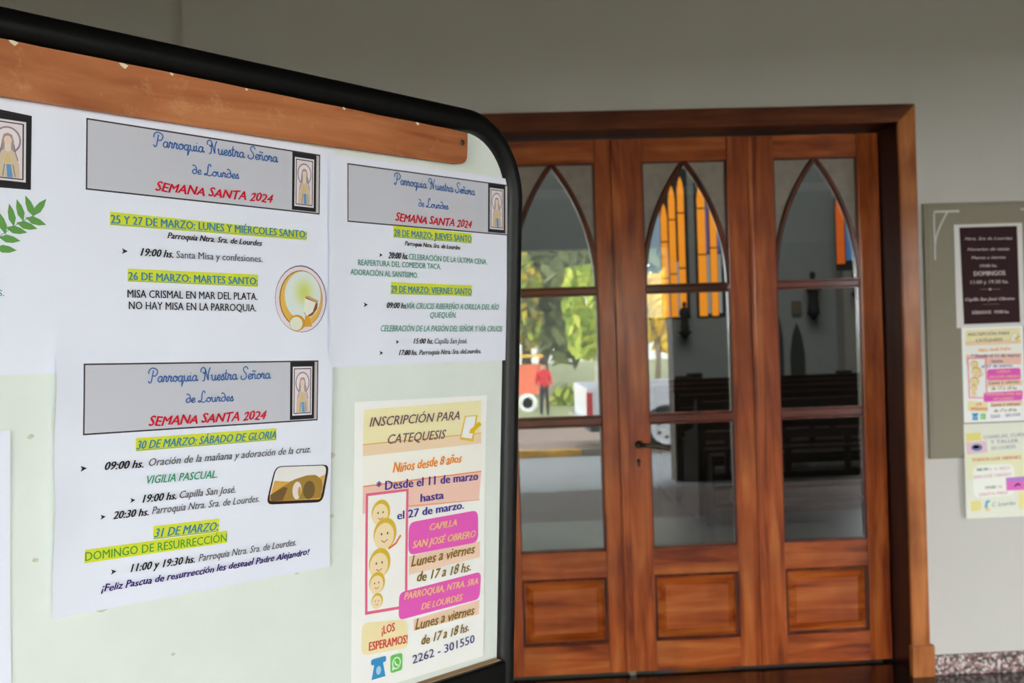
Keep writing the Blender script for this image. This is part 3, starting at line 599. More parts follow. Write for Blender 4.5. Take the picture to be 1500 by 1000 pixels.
  ('KID', 35.0, 188.4, 11.1),
  ('KID', 35.3, 206.7, 8.0),
  ('L', [(50.6, 154.2), (61.6, 149.9), (68.7, 142.2)], (235, 120, 50), 2.2),
  ('PHONE', 37.8, 276.0),
  ('GREEN', 63.9, 275.7),
 ],
 'plaque': [
  ('Q', [(21.6, 11.8), (257.2, 11.9), (260.0, 396.6), (29.9, 397.5)], (52, 26, 30), 'bg'),
  ('T', 'Ntra. Sra de Lourdes', 42.8, 62.4, 236.9, 65.4, 11.4, (205, 190, 190), 'i'),
  ('T', 'Horarios de misas', 52.3, 105.0, 224.3, 107.5, 11.4, (205, 190, 190), 'i'),
  ('T', 'Martes a viernes', 69.4, 138.8, 206.6, 140.3, 11.4, (205, 190, 190), ''),
  ('T', '19:00 hs.', 101.9, 172.4, 172.2, 172.6, 11.4, (205, 190, 190), ''),
  ('T', 'DOMINGOS', 75.5, 205.5, 204.8, 206.2, 17.7, (205, 190, 190), 'b'),
  ('T', '11:00 y 19:30 hs.', 61.3, 237.1, 216.0, 238.6, 13.6, (205, 190, 190), ''),
  ('T', 'Capilla San José Obrero', 36.6, 304.2, 238.9, 306.1, 12.3, (205, 190, 190), 'bi'),
  ('T', 'SÁBADOS  19:00 hs.', 63.2, 357.3, 216.0, 358.3, 12.5, (205, 190, 190), 'b'),
  ('L', [(100.8, 259.9), (179.8, 261.7)], (205, 190, 190), 0.9),
  ('E', 140.3, 260.5, 4.5, 4.4, (205, 190, 190), ''),
  ('L', [(107.8, 320.2), (176.1, 320.4)], (150, 130, 130), 1.2),
 ],
 'third': [
  ('Q', [(6.6, 38.4), (69.5, 34.7), (70.7, 67.5), (7.8, 69.2)], (240, 228, 140), 'bg'),
  ('Q', [(19.8, 309.3), (61.8, 307.0), (62.8, 346.0), (20.8, 350.4)], (240, 228, 150), 'bg'),
  ('Q', [(215.9, 280.5), (300.3, 275.7), (298.3, 345.6), (216.2, 346.2)], (243, 235, 165), 'bg'),
  ('Q', [(6.3, 122.4), (262.5, 118.0), (268.1, 221.0), (9.6, 226.9)], (240, 240, 200), 'bg'),
  ('Q', [(32.2, 166.4), (202.3, 164.9), (202.9, 292.3), (32.7, 299.6)], (250, 250, 240), 'round'),
  ('Q', [(7.7, 73.3), (91.5, 70.4), (94.5, 115.6), (10.5, 122.5)], (238, 205, 215), 'bg'),
  ('E', 51.0, 95.4, 22.4, 13.7, (130, 140, 185), ''),
  ('E', 49.0, 93.3, 12.6, 8.2, (225, 225, 235), ''),
  ('Q', [(167.1, 221.0), (314.5, 216.7), (313.0, 272.1), (167.7, 272.3)], (236, 120, 205), 'bg'),
  ('Q', [(167.1, 221.0), (314.5, 216.7), (314.0, 237.2), (167.5, 235.4)], (190, 140, 215), 'bg'),
  ('P', [(197.5, 261.2), (204.1, 249.2), (216.9, 243.5), (227.2, 252.2), (225.8, 256.2), (214.6, 251.7)], (70, 35, 30), ''),
  ('T', 'CHARLAS, CURSO', 79.2, 62.5, 264.2, 56.5, 13.7, (150, 150, 165), ''),
  ('T', 'Y TALLER', 107.9, 83.3, 221.4, 80.3, 13.7, (150, 150, 165), ''),
  ('T', 'DE LOURDES', 111.4, 108.0, 210.3, 103.7, 13.7, (150, 150, 165), ''),
  ('T', 'TODOS LOS VIERNES.', 28.5, 150.7, 234.3, 146.5, 12.3, (225, 90, 80), 'b'),
  ('T', '08:30', 48.4, 189.6, 94.5, 188.1, 10.9, (90, 125, 80), 'b'),
  ('T', 'A 12. REZO', 98.7, 189.5, 184.8, 186.8, 10.9, (220, 165, 185), ''),
  ('T', 'SAN JOSÉ OBRERO', 35.0, 219.0, 190.4, 212.9, 12.3, (220, 165, 185), ''),
  ('T', '19:00', 81.9, 262.7, 123.9, 261.1, 10.9, (110, 130, 90), 'b'),
  ('T', 'HS.', 132.3, 261.5, 153.4, 260.7, 10.9, (220, 165, 185), ''),
  ('T', 'SANTA MISA', 53.9, 290.3, 173.7, 286.1, 12.3, (220, 165, 185), ''),
  ('T', 'C. Lourdes', 107.2, 333.5, 204.0, 330.1, 16.4, (130, 150, 150), 'i'),
  ('P', [(75.7, 336.3), (80.5, 311.9), (93.3, 306.2), (101.5, 312.7), (88.7, 320.4), (88.1, 340.9)], (120, 185, 205), ''),
  ('E', 88.0, 345.0, 11.2, 5.5, (235, 215, 140), ''),
 ],
}

# ---------------------------------------------------------------- notice board
BX = Vector((0.6706, 0.7411, -0.0314)); BZ = Vector((0.7404, -0.6714, -0.0327)); BY = BZ.cross(BX)
BM = Matrix(((BX.x, BY.x, BZ.x, -0.29900), (BX.y, BY.y, BZ.y, 0.99436), (BX.z, BY.z, BZ.z, H + 0.18520), (0, 0, 0, 1)))
LEG = 1.648                                        # local distance from board origin down to the floor
def at_board(x, y, z=0.0, rot=0.0): return BM @ Matrix.Translation((x, y, z)) @ Matrix.Rotation(rot, 4, 'Z')
nb = empty('notice_board', label='freestanding white notice board in a black tubular frame with a wooden rail', cat='notice board')
nb.matrix_world = at_board(0, -LEG)
def bl(x, y): return (x + 0.0105 * y if x > 0 else x, y + 0.0035 * x)         # slight skew of the bent tube
def sweep(path, prof, closed=False):
    b = MB(); rings = []; n = len(path)
    for i, p in enumerate(path):
        a = path[max(i - 1, 0)]; c = path[min(i + 1, n - 1)]; d = Vector((c[0] - a[0], c[1] - a[1], 0)).normalized(); nr = Vector((-d.y, d.x, 0))
        rings.append([b.bm.verts.new(Vector((p[0], p[1] + LEG, 0)) + nr * u + Vector((0, 0, v))) for u, v in prof])
    m_ = len(prof)
    for A, B_ in zip(rings, rings[1:]):
        for k in range(m_):
            f = b.bm.faces.new((A[k], A[(k + 1) % m_], B_[(k + 1) % m_], B_[k])); f.smooth = True
    b.bm.faces.new(rings[0]); b.bm.faces.new(rings[-1][::-1]); return b
XO, YO, RC, XW = 0.5783, 0.0553, 0.085, -0.66
path = [(XW, -LEG + .02), (XW, YO - RC - .2)] + [(XW + RC - RC * math.cos(a), YO - RC + RC * math.sin(a)) for a in [k * math.pi / 24 for k in range(13)]]
path += [(XW + RC + (XO - XW - 2 * RC) * t, YO) for t in (.2, .4, .6, .8)]
path += [(XO - RC + RC * math.sin(a), YO - RC + RC * math.cos(a)) for a in [k * math.pi / 28 for k in range(15)]] + [(XO, -.3), (XO, -.55), (XO, -.9), (XO, -LEG + .02)]
path = [bl(*p) for p in path]
prof = [(-.0128, -.004), (-.0128, .0035), (-.0105, .007), (-.003, .0125), (.004, .0125), (.010, .009), (.0128, .003), (.0128, -.012), (.008, -.019), (-.008, -.019)]
prof = [(-u, v) for u, v in prof]
sweep(path, [(u, v) for u, v in prof]).build('tube_frame', M_black, nb)
b = MB(); pts = []
for p in path[1:-3]: pts.append((p[0], p[1] + LEG, -.010))
pts.append((bl(XO, -.565)[0], -.565 + LEG, -.010)); pts.append((XW, -.565 + LEG, -.010)); b.prism(pts, (0, 0, .010)); b.build('white_panel', M_white, nb)
b = MB(); b.box(XW, XO - .018, -.600 + LEG, -.5535 + LEG, -.014, .016, .006, 3); b.build('bottom_rail', M_black, nb)
b = MB(); b.box(.30, .555, -.5545 + LEG, -.5525 + LEG, .0, .010, 0); b.build('rail_edging', mat('tan_rail_edging', (176, 140, 100), .7), nb)
b = MB(); n_ = 40; top = [(-.64 + (0.4855 + .64) * i / n_, 0.0418 + random.uniform(-.0006, .0004) + LEG) for i in range(n_ + 1)]
bot = [(.4855, .022 + LEG), (.4848, .014 + LEG), (.482, .0095 + LEG), (.477, .007 + LEG), (.470, .006 + LEG), (.2, .0012 + LEG), (-.05, -.0012 + LEG), (-.64, -.006 + LEG)]
b.prism([(x, y, .0032) for x, y in top + bot], (0, 0, .0075)); b.build('wooden_rail', M_rail, nb)
b = MB(); b.lathe([(.0, .0118), (.0026, .0116), (.0034, .0106)], (.477, .030 + LEG, 0), 14); b.build('nail_head', M_metal, nb)
for x, y, s in ((-.043, .041, .004), (.053, .0405, .0045), (.10, .0408, .002), (.30, .0412, .0022), (.405, .041, .0028), (.18, .0405, .0016)):
    b = MB(); b.prism([(x - s, y + .001 + LEG, .0107), (x, y + .0012 + LEG, .0107), (x + s, y + LEG, .0107), (x + s * .3, y - s * .7 + LEG, .0107), (x - s * .5, y - s * .3 + LEG, .0107)], (0, 0, .0006)); b.build('torn_paper_scrap', mat('torn_paper', (236, 222, 196), .8), nb)
for x in (XW, bl(XO, -LEG)[0]):
    b = MB(); b.box(x - .016, x + .016, 0.004, .036, -.28, .28, .006); b.build('foot_bar', M_black, nb)

M_glue = mat('dried_glue_residue', (206, 208, 186), .8, var=.15, vscale=200)
for x, y, s in ((.045, -.405, .0075), (.235, -.375, .0045), (.30, -.30, .0035), (-.015, -.36, .003), (.255, -.41, .0025), (.115, -.46, .0022), (-.02, -.262, .0028), (.30, -.36, .003)):
    k = 11; MB().prism([(x + s * math.cos(2 * math.pi * i / k) * random.uniform(.5, 1.3), y + LEG + s * .7 * math.sin(2 * math.pi * i / k) * random.uniform(.5, 1.3), .0001) for i in range(k)], (0, 0, .0002)).build('glue_residue', M_glue, nb)
# ---------------------------------------------------------------- lettering
def bfont(s, shear, off):
    c = bpy.data.curves.new('t', 'FONT'); c.body = s; c.size = 1; c.resolution_u = 2; c.shear = shear; c.offset = off
    o = bpy.data.objects.new('t', c); C.objects.link(o); d_ = bpy.context.evaluated_depsgraph_get(); d_.update()
    me = bpy.data.meshes.new_from_object(o.evaluated_get(d_)); bpy.data.objects.remove(o); bpy.data.curves.remove(c)
    return me
_h = bfont('H', 0, 0); CAP = max(v.co.y for v in _h.vertices)
SC = {  # cursive strokes, x-height 1
 'a': (1.12, [[(.85, .85), (.5, 1), (.12, .65), (.1, .25), (.4, 0), (.72, .25), (.88, .95)], [(.88, 1), (.84, .3), (.98, .02), (1.2, .25)]]),
 'r': (.88, [[(0, .25), (.15, .95), (.28, 1.08), (.34, .85), (.62, .9), (.62, .7), (.48, .3), (.62, .02), (.9, .25)]]),
 'o': (1.0, [[(.5, 1), (.12, .7), (.12, .25), (.45, 0), (.8, .3), (.8, .75), (.5, 1), (.6, .8), (1.02, .85)]]),
 'q': (1.1, [[(.85, .85), (.5, 1), (.12, .65), (.1, .25), (.4, 0), (.75, .3), (.88, .95)], [(.88, 1), (.8, 0), (.72, -.95)], [(.72, -.9), (1.15, .25)]]),
 'u': (1.15, [[(0, .8), (.15, 1), (.2, .3), (.42, 0), (.72, .2), (.86, .95)], [(.88, 1), (.84, .25), (.98, .02), (1.2, .25)]]),
 'i': (.52, [[(0, .7), (.18, 1), (.15, .25), (.32, .02), (.6, .25)], [(.22, 1.42), (.25, 1.55)]]),
 'e': (.85, [[(0, .3), (.5, .5), (.75, .75), (.5, 1), (.15, .65), (.15, .2), (.45, 0), (.9, .3)]]),
 's': (.78, [[(0, .2), (.45, 1.1), (.5, .8), (.65, .3), (.35, 0), (.1, .15)], [(.4, 0), (.82, .25)]]),
 't': (.66, [[(.3, 1.9), (.2, .3), (.4, .02), (.75, .25)], [(-.05, 1.2), (.65, 1.25)]]),
 'n': (1.05, [[(0, .8), (.12, 1), (.15, 0)], [(.15, .6), (.45, 1), (.68, .85), (.68, .25), (.85, .02), (1.1, .25)]]),
 'd': (1.05, [[(.85, .8), (.5, 1), (.12, .65), (.1, .25), (.45, 0), (.85, .35), (.88, 1.0), (.7, 1.6), (.35, 1.9), (.1, 1.65)]]),
 'P': (1.55, [[(.75, 2.1), (.55, 1), (.35, .1), (.05, -.1), (-.2, .25)], [(-.15, 1.5), (.0, 2.15), (.6, 2.5), (1.4, 2.2), (1.5, 1.6), (1.1, 1.1), (.65, 1.15)]]),
 'N': (1.95, [[(-.1, 1.5), (-.1, 2.1), (.4, 2.4), (.8, 1.9), (.5, 1.3), (.2, 1.6)], [(.75, 2.0), (.6, .2), (.2, -.05)], [(.7, 2.2), (1.0, 1.2), (1.35, .05)], [(1.35, .05), (1.4, 1.4), (1.75, 2.4)]]),
 'S': (1.45, [[(1.5, 1.9), (1.1, 2.4), (.55, 2.1), (.6, 1.55), (1.05, 1.05), (1.1, .4), (.6, -.05), (.0, .2), (.1, .7)]]),
 'L': (1.5, [[(1.15, 1.9), (1.15, 2.3), (.85, 2.45), (.62, 1.9), (.55, 1.0), (.42, .3), (.12, 0), (-.15, .12), (.05, .38), (.5, .1), (1.0, -.05), (1.5, .35)]]),
 ' ': (.75, [])}
SC['ñ'] = (SC['n'][0], SC['n'][1] + [[(.1, 1.4), (.3, 1.6), (.6, 1.4), (.85, 1.6)]])
def crom(p, n=5):
    q = [p[0]] + list(p) + [p[-1]]; out = []
    for i in range(1, len(q) - 2):
        for k in range(n):
            t = k / n; a, b_, c, d = [Vector(v) for v in q[i - 1:i + 3]]
            out.append(.5 * ((2 * b_) + (-a + c) * t + (2 * a - 5 * b_ + 4 * c - d) * t * t + (-a + 3 * b_ - 3 * c + d) * t ** 3))
    return out + [Vector(p[-1])]
def ribbon(pts, wd):
    vs_, fs = [], []
    for i, p in enumerate(pts):
        d = pts[min(i + 1, len(pts) - 1)] - pts[max(i - 1, 0)]; d = d.normalized() if d.length > 1e-9 else Vector((1, 0)); n = Vector((-d.y, d.x)) * wd / 2
        vs_ += [p + n, p - n]
        if i: k = len(vs_); fs.append((k - 4, k - 3, k - 1, k - 2))
    return vs_, fs
def script_mesh(s):
    vs_, fs = [], []; x = 0
    for ch in s:
        adv, st = SC[ch]
        for t in st:
            v, f = ribbon(crom([(x + a, b_) for a, b_ in t]), .22); k = len(vs_); vs_ += v; fs += [tuple(i + k for i in q) for q in f]
        x += adv
    return [(v.x, v.y) for v in vs_], fs

# ---------------------------------------------------------------- printed pages
class Page:
    """Page coordinates in mm, x right, y down; every printed mark follows the sheet's own curl."""
    def __init__(s, root, disp, sx=1.0, sy=1.0): s.root, s.disp, s.sx, s.sy, s.n = root, disp, sx, sy, 0
    def co(s, x, y, lift): X, Y = x * s.sx / 1000, y * s.sy / 1000; return (X, -Y, s.disp(X, Y) + lift)
    def mesh(s, name, vs_, fs, col, lift, rough=.7, parent=None, m=None):
        me = bpy.data.meshes.new(name); me.from_pydata([s.co(v[0], v[1], lift + (v[2] if len(v) > 2 else 0)) for v in vs_], [], fs)
        bm = bmesh.new(); bm.from_mesh(me); bm.normal_update()
        fl = [f for f in bm.faces if f.normal.z < 0]
        if fl: bmesh.ops.reverse_faces(bm, faces=fl)
        bm.to_mesh(me); bm.free(); me.update()
        return link(name, me, m or mat('ink', col, rough, spec=.25), parent or s.root)
    def low(s): s.n += 1; return .00020 + s.n * .000022
    def quad(s, name, P, col, nx=20, ny=3, lift=None, m=None):
        vs_, fs = [], []
        for j in range(ny + 1):
            for i in range(nx + 1):
                u, v = i / nx, j / ny; a = [P[0][k] * (1 - u) + P[1][k] * u for k in (0, 1)]; b_ = [P[3][k] * (1 - u) + P[2][k] * u for k in (0, 1)]
                vs_.append((a[0] * (1 - v) + b_[0] * v, a[1] * (1 - v) + b_[1] * v))
        for j in range(ny):
            for i in range(nx): k = j * (nx + 1) + i; fs.append((k, k + 1, k + nx + 2, k + nx + 1))
        return s.mesh(name, vs_, fs, col, s.low() if lift is None else lift, m=m)
    def rect(s, name, x0, y0, x1, y1, col, **k): return s.quad(name, [(x0, y0), (x1, y0), (x1, y1), (x0, y1)], col, **k)
    def poly(s, name, P, col, lift=None, parent=None): return s.mesh(name, P, [tuple(range(len(P)))], col, s.low() if lift is None else lift, parent=parent)
    def ell(s, name, x, y, a, b_, col, lift=None, n=28, parent=None): 
        vs_ = [(x, y)] + [(x + a * q / 4 * math.cos(2 * math.pi * k / n), y + b_ * q / 4 * math.sin(2 * math.pi * k / n)) for q in (1, 2, 3, 4) for k in range(n)]
        fs = [(0, 1 + k, 1 + (k + 1) % n) for k in range(n)] + [(1 + q * n + k, 1 + q * n + n + k, 1 + q * n + n + (k + 1) % n, 1 + q * n + (k + 1) % n) for q in range(3) for k in range(n)]
        return s.mesh(name, vs_, fs, col, s.low() if lift is None else lift, parent=parent)
    def line(s, name, P, wd, col, lift=.0009, parent=None):
        v, f = ribbon([Vector(p) for p in P], wd); return s.mesh(name, [(p.x, p.y) for p in v], f, col, lift, parent=parent)
    def round(s, name, P, col, r=.16):
        out = []; n = 4
        for i in range(4):
            p, a, c = Vector(P[i]), Vector(P[i - 1]), Vector(P[(i + 1) % 4]); L = min((a - p).length, (c - p).length) * r * 1.6
            A, B_ = p + (a - p).normalized() * L, p + (c - p).normalized() * L
            for k in range(n + 1): t = k / n; q = A * (1 - t) ** 2 + p * 2 * t * (1 - t) + B_ * t * t; out.append((q.x, q.y))
        return s.poly(name, out, col)
    def text(s, t, x0, y0, x1, y1, cap, col, st):
        A = Vector((x0, y0)); d = Vector((x1 - x0, y1 - y0)); L = d.length; d.normalize(); up = Vector((d.y, -d.x))
        if st == 'script':
            vs_, fs = script_mesh(t); ch = 2.4; mx = max(v[0] for v in vs_); mn = min(v[0] for v in vs_); name = 'script_lettering'
        else:
            bold = 'b' in st or st == 'fancy'; it = 'i' in st or st == 'fancy'
            me = bfont(t, .3 if it else 0, 0.0); n0 = len(me.vertices)
            sh = [(-.026, 0), (0, .012), (.026, 0), (0, -.012)] if st == 'fancy' else ([(-.028, 0), (0, .004), (.028, 0)] if bold else [(-.011, 0), (.011, 0)])
            vs_ = [(v.co.x + a, v.co.y + b_, .00003 * k) for k, (a, b_) in enumerate(sh) for v in me.vertices]; fs = [tuple(i + k * n0 for i in p.vertices) for k in range(len(sh)) for p in me.polygons]; ch = CAP
            mx = max(v[0] for v in vs_); mn = min(v[0] for v in vs_); name = 'printed_lettering'; bpy.data.meshes.remove(me)
        if st == 'fancy':                            # brushy, uneven letters: bounce along the baseline
            vs_ = [(x, y * (1 + .06 * math.sin(x * 3.1)) + .035 * math.sin(x * 4.7), z) for x, y, z in vs_]
        kx = L / (mx - mn); ky = cap / ch; out = []
        for q in vs_: p = A + d * ((q[0] - mn) * kx) + up * (q[1] * ky); out.append((p.x, p.y, q[2] if len(q) > 2 else 0))
        o = s.mesh(name, out, fs, col, .0010)
        if 'u' in st and st != 'fancy': s.line('underline', [(A - up * cap * .12)[:], (A + d * L - up * cap * .12)[:]], cap * .06, col, parent=None)
        return o
    def emblem(s, x0, y0, x1, y1):
        w_, h_ = x1 - x0, y1 - y0; P = lambda u, v: (x0 + u * w_, y0 + v * h_)
        s.rect('emblem_border', x0, y0, x1, y1, (38, 36, 40), nx=6, ny=8)
        def r(u0, v0, u1, v1, c, nm='emblem_line'): s.rect(nm, *P(u0, v0), *P(u1, v1), c, nx=4, ny=6)
        r(.10, .08, .90, .93, (226, 222, 226)); r(.15, .11, .85, .90, (50, 48, 54)); r(.18, .125, .82, .885, (236, 220, 226), 'emblem_ground')
        s.ell('halo_ring', *P(.50, .36), .29 * w_, .19 * h_, (150, 142, 156)); s.ell('halo', *P(.50, .36), .25 * w_, .165 * h_, (240, 226, 230))
        s.poly('robe', [P(.25, .88), P(.27, .68), P(.33, .55), P(.40, .50), P(.60, .50), P(.67, .55), P(.75, .70), P(.77, .88)], (218, 198, 172))
        s.poly('veil', [P(.36, .53), P(.365, .38), P(.41, .285), P(.50, .262), P(.59, .285), P(.635, .38), P(.64, .53), P(.60, .50), P(.50, .49), P(.40, .50)], (170, 156, 154))
        s.poly('neck', [P(.43, .50), P(.43, .40), P(.57, .40), P(.57, .50), P(.50, .53)], (234, 216, 204)); s.ell('face', *P(.50, .365), .085 * w_, .062 * h_, (238, 210, 190))
        s.poly('hands', [P(.43, .68), P(.45, .60), P(.50, .545), P(.55, .60), P(.57, .68)], (226, 196, 132))
        s.poly('sash', [P(.47, .70), P(.57, .70), P(.61, .88), P(.49, .88)], (104, 160, 208)); s.line('robe_fold', [P(.43, .70), P(.39, .87)], .02 * w_, (150, 130, 118)); s.line('robe_fold', [P(.61, .70), P(.66, .87)], .02 * w_, (150, 130, 118))
        s.line('veil_edge', [P(.28, .64), P(.34, .53), P(.37, .42)], .02 * w_, (140, 120, 116)); s.line('veil_edge', [P(.72, .64), P(.66, .53), P(.63, .42)], .02 * w_, (140, 120, 116))
    def header(s, l, t, w_, h_):
        s.rect('header_border', l - .4, t - .4, l + w_ + .2, t + h_ + .4, (58, 58, 66), nx=40, ny=8); s.rect('header_box', l + 1, t + .9, l + w_ - 1.2, t + h_ - .9, (204, 204, 214), nx=40, ny=8)
        s.rect('header_edge', l + w_ - 4.5, t + .9, l + w_ - 2.2, t + h_ - .9, (206, 190, 184), nx=2, ny=8)
        s.emblem(l + w_ - 35, t + .9, l + w_ - 4.6, t + h_ - 1.6)
    def item(s, it, title=False):
        k = it[0]
        if k == 'T': s.text(*it[1:])
        elif k == 'Q':
            if it[3] == 'round': s.round('rounded_box', it[1], it[2])
            else: s.quad('highlight_bar' if it[3] == 'hl' else 'colour_block', it[1], it[2])
        elif k == 'P': s.poly('drawn_shape', it[1], it[2], lift=.0009)
        elif k == 'E': s.ell('drawn_dot', *it[1:5], it[5], lift=.0009 + .00003 * (s.n % 9))
        elif k == 'L': s.line('drawn_line', it[1], it[3], it[2], .00095)
        elif k == 'B':
            x, y, r = it[1:4]; s.mesh('arrow_bullet', [(x - r, y - r * .8), (x + r, y), (x - r * .5, y), (x - r, y + r * .9)], [(0, 1, 2), (2, 1, 3)], it[4], .001)
        elif k == 'HDR': s.header(*it[1:])
        elif k == 'CH':
            x, y, a, b_ = it[1:]; E_ = lambda n, u, v, p, q, c: s.ell(n, x + u * a, y + v * b_, p * a, q * b_, c)
            E_('emblem_ring', 0, 0, 1, 1, (110, 96, 120)); E_('emblem_rim', -.01, .01, .975, .975, (236, 224, 232)); E_('emblem_arc', 0, 0, .84, .85, (142, 104, 70)); E_('emblem_gold', .01, 0, .81, .83, (232, 186, 84))
            E_('emblem_sky', .06, -.10, .70, .72, (226, 234, 228))
            for i, c in enumerate([(222, 232, 206), (218, 228, 178), (212, 224, 148), (208, 220, 120)]): E_('emblem_glow', .10, -.20, .44 - .1 * i, .46 - .1 * i, c)
            P = lambda u, v: (x + u * a, y + v * b_)
            s.poly('chalice_shadow', [P(.16, -.06), P(.64, .06), P(.62, .28), P(.44, .48), P(.22, .56), P(.10, .42)], (150, 84, 48)); s.poly('chalice_bowl', [P(.14, -.02), P(.56, .10), P(.44, .38), P(.20, .52), P(.08, .36)], (236, 238, 222))
            s.poly('chalice_foot', [P(.14, .50), P(.28, .50), P(.42, .82), P(.10, .84)], (220, 166, 60)); s.poly('chalice_rim', [P(.14, -.06), P(.24, -.10), P(.66, .04), P(.62, .12)], (206, 160, 124))
            E_('bread_crust', -.16, .72, .30, .24, (214, 152, 52)); E_('bread', -.20, .74, .24, .20, (232, 234, 214))
        elif k == 'TOMB':
            Q = it[1]; P = lambda u, v: tuple((Q[0][j] * (1 - u) + Q[1][j] * u) * (1 - v) + (Q[3][j] * (1 - u) + Q[2][j] * u) * v for j in (0, 1))
            s.round('picture_shadow', [P(.0, .0), P(1.0, .0), P(1.0, 1.0), P(-.02, 1.0)], (52, 36, 34), .13); s.round('picture_sky', [P(.02, .02), P(.955, .02), P(.955, .92), P(.01, .92)], (238, 236, 234), .13)
            s.poly('picture_ground', [P(.04, .38), P(.3, .42), P(.45, .34), P(.6, .27), P(.75, .26), P(.85, .33), P(.95, .26), P(.95, .88), P(.92, .92), P(.06, .92), P(.02, .88)], (222, 172, 84)); s.poly('picture_hill', [P(.02, .75), P(.2, .55), P(.4, .36), P(.6, .27), P(.78, .27), P(.9, .40), P(.95, .60), P(.94, .88), P(.06, .92), P(.02, .86)], (170, 134, 62))
            s.poly('picture_shade', [P(.02, .75), P(.22, .55), P(.30, .58), P(.26, .91), P(.06, .92)], (122, 92, 56)); s.ell('picture_light', *P(.48, .66), 5.2 * 1.1, 8.5, (240, 226, 222)); s.ell('picture_stone', *P(.70, .66), 7.6, 8.8, (120, 98, 56)); s.ell('picture_figure', *P(.53, .70), 1.9, 5.2, (206, 160, 70))
        elif k == 'LEAF':
            x, y, a = it[1:4]; dv = Vector((math.cos(a), -math.sin(a))) * 9; n = Vector((-dv.y, dv.x)) * .34; c = Vector((x, y))
            s.poly('printed_leaf', [tuple(c - dv), tuple(c - dv * .3 + n), tuple(c + dv * .35 + n * .8), tuple(c + dv), tuple(c + dv * .35 - n * .8), tuple(c - dv * .3 - n)], (104, 160, 82))
        elif k == 'KID':
            x, y, r = it[1:4]; s.ell('hair_outline', x, y - r * .1, r * 1.03, r * 1.0, (226, 190, 60)); s.ell('child_face', x - r * .08, y + r * .08, r * .88, r * .86, (250, 228, 184))
            for dx in (-.35, .2): s.ell('eye', x + dx * r, y - .1 * r, r * .07, r * .09, (90, 70, 60), .0010, 8)
            s.line('smile', [(x - .35 * r, y + .3 * r), (x - .1 * r, y + .45 * r), (x + .2 * r, y + .3 * r)], r * .06, (190, 90, 70), .0010)
        elif k == 'PHONE':
            x, y = it[1:]; c = (62, 150, 205); s.round('handset', [(x - 11, y - 11), (x + 11, y - 11), (x + 11, y - 5), (x - 11, y - 5)], c, .3); s.poly('telephone_body', [(x - 6, y - 6), (x + 6, y - 6), (x + 10, y + 10), (x - 10, y + 10)], c); s.ell('dial', x, y + 2, 3.6, 4.4, (170, 214, 238))
        elif k == 'GREEN':
            x, y = it[1:]; s.round('green_badge', [(x - 9, y - 9), (x + 9, y - 9), (x + 9, y + 9), (x - 9, y + 9)], (112, 205, 96), .12); s.ell('bubble', x, y, 6.4, 6.4, (236, 250, 232)); s.poly('bubble_tail', [(x - 6.5, y + 7), (x - 5.5, y + 1), (x - 1, y + 5.5)], (236, 250, 232)); s.ell('bubble_inner', x, y, 5.0, 5.0, (112, 205, 96))
            s.line('receiver', [(x - 2.6, y - 2.6), (x - 2.0, y), (x, y + 2.0), (x + 2.6, y + 2.6)], 1.7, (236, 250, 232), .0010)
def sheet(root, w_, h_, disp, m, nx=44, ny=32, th=.00012):
    me = bpy.data.meshes.new('sheet'); vs_, fs = [], []
    for j in range(ny + 1):
        for i in range(nx + 1): X, Y = w_ * i / nx, h_ * j / ny; vs_.append((X, -Y, disp(X, Y)))
    for j in range(ny):
        for i in range(nx): k = j * (nx + 1) + i; fs.append((k, k + nx + 1, k + nx + 2, k + 1))
    me.from_pydata(vs_, [], fs)
    for p in me.polygons: p.use_smooth = True
    return link('sheet', me, m, root)
S_ = math.sin
def d1(x, y): return .0006 + .0016 * max(0, (y - .10) / .11) ** 2 * (1 + S_(x * 95 + 1.5)) * .5
def d2(x, y): return .0006 + .0012 * math.exp(-((x - .0) / .02) ** 2) + .0012 * (1 + S_(x * 70 + y * 14)) * (.25 + .75 * y / .21) * .5
def d3(x, y): return .0006 + .0030 * math.exp(-(x / .014) ** 2) * (.55 + .45 * S_(y * 60)) + .0008 * (1 + S_(x * 26 + y * 20)) * .5
def d4(x, y): return .0006 + .0010 * (1 + S_(y * 24 + x * 9)) * .5
def d0(x, y): return .0006 + .0004 * (1 + S_(x * 30)) * .5 + .0007 * math.exp(-((x - .297) / .012) ** 2)
def make(key, pose, size, disp, lab, cat='notice', name='notice_sheet', grp=None, m=None, scale=(1, 1), items=None):
    e = empty(name, label=lab, cat=cat, group=grp); e.matrix_world = pose; sheet(e, size[0], size[1], disp, m or M_paper)
    p = Page(e, disp, *scale)
    for it in (PAGES[key] if items is None else items): p.item(it)
    return e, p
GP = 'parish notices pinned to the white board'
e, p = make(0, at_board(-.2965, -.0005 + .001, 0.0002), (.297, .2135), d0, 'white notice with printed green leaf branch, cut off by the left edge of the photo', grp=GP)
p.emblem(236, 13, 273.5, 68)
make(1, at_board(0, .001, 0.0008), (.297, .2135), d1, 'white notice for 25 to 27 March with gold chalice emblem, under the wooden rail', grp=GP)
make(2, at_board(.28658, -.00376, 0.0030, .01312), (.2765, .209), d2, 'white notice for 28 and 29 March, at the right end of the upper row', grp=GP)
make(3, at_board(-.00242, -.19807, 0.0032, -.00228), (.297, .210), d3, 'white notice for 30 and 31 March with brown tomb picture, hanging below the others', grp=GP)
make(4, at_board(.32762, -.24827, 0.0004, -.0016), (.2065, .297), d4, 'upright pink and cream catechism poster at the lower right of the board', cat='poster', name='poster', grp='catechism posters', m=mat('poster_paper', (254, 254, 250), .6, spec=.3))
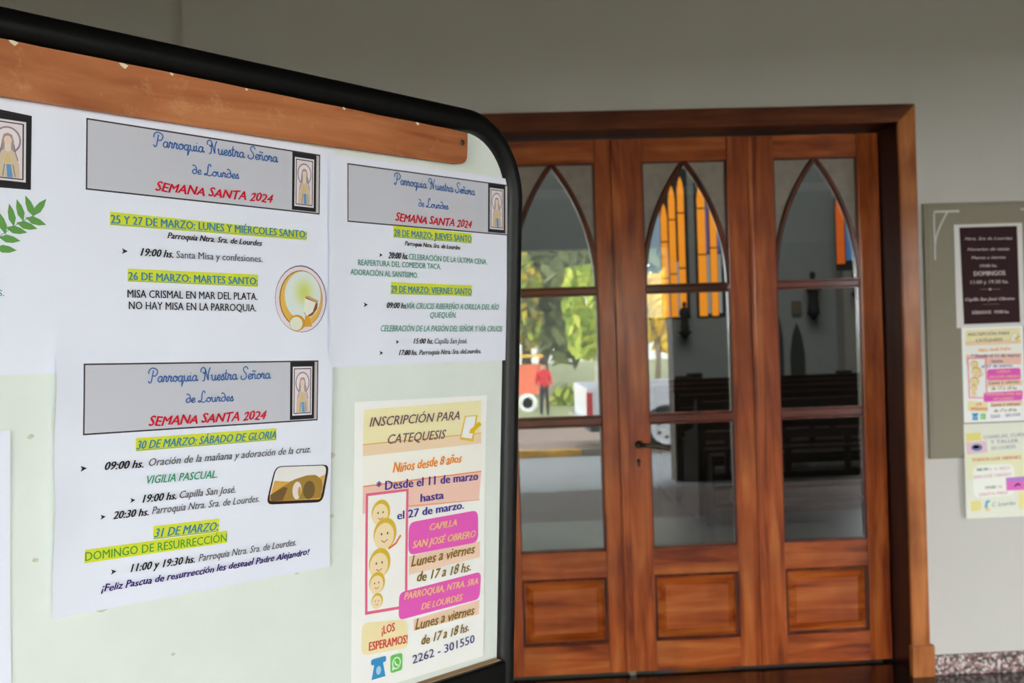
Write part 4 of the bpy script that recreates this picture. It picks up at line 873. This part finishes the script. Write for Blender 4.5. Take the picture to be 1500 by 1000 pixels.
e = empty('notice_sheet', label='blank-looking white sheet at the lower left edge of the board', cat='notice', group=GP); e.matrix_world = at_board(-.245, -.2585, .0003, .013); sheet(e, .207, .292, d4, M_paper)

# ---------------------------------------------------------------- wall panel and posters beside the door
M_pan = mat('taupe_panel_paint', (148, 141, 124), .7, spec=.2)
wp = empty('wall_panel', (1.93, 4.79, H - .594), label='flat taupe display panel on the wall right of the door', cat='panel')
MB().box(0, .535, -.024, 0, 0, 1.018, .003).build('board', M_pan, wp); MB().box(.012, .523, -.027, -.0235, .010, 1.008, .002).build('face', M_pan, wp)
M_br = mat('white_bracket_paint', (214, 212, 204), .6)
for s, x in ((1, .036), (-1, .499)):
    b = MB(); z = .992 - .004; b.box(min(x, x + s * .006), max(x, x + s * .006), -.031, -.0272, z - .195, z); b.box(min(x, x + s * .106), max(x, x + s * .106), -.031, -.0272, z - .008, z)
    pt = [Vector((x + s * (.004 + .055 * (k / 8) ** 1.6), z - .14 + .135 * k / 8)) for k in range(9)]; v, f = ribbon(pt, .006)
    for q in f: b.prism([(v[i].x, -.031, v[i].y) for i in q], (0, .0035, 0))
    b.build('corner_ornament', M_br, wp)
def wall_pose(x, z, y=4.7595, rot=0.0):
    return Matrix(((1, 0, 0, x), (0, 0, -1, y), (0, 1, 0, z), (0, 0, 0, 1))) @ Matrix.Rotation(rot, 4, 'Z')
def flat(x, y): return .0002
make('plaque', wall_pose(2.0486, H + .3362), (.279, .411), flat, 'dark maroon mass-times notice with white border on the taupe panel', cat='notice', name='framed_notice', m=mat('white_card', (226, 222, 218), .5))
OX, OY = 0.0, 0.0
make(4, wall_pose(2.0675, H - .0745, 4.7592), (.252, .379), flat, 'small pink and cream catechism poster beneath the maroon notice', cat='poster', name='poster', grp='catechism posters', m=mat('poster_paper', (254, 254, 250), .6, spec=.3), scale=(1.22, 1.29))
make('third', wall_pose(2.0655, H - .4580, 4.7589), (.300, .378), flat, 'pale yellow and white poster, lowest on the wall beside the door', cat='poster', name='poster', m=mat('cream_poster_paper', (240, 240, 224), .6))
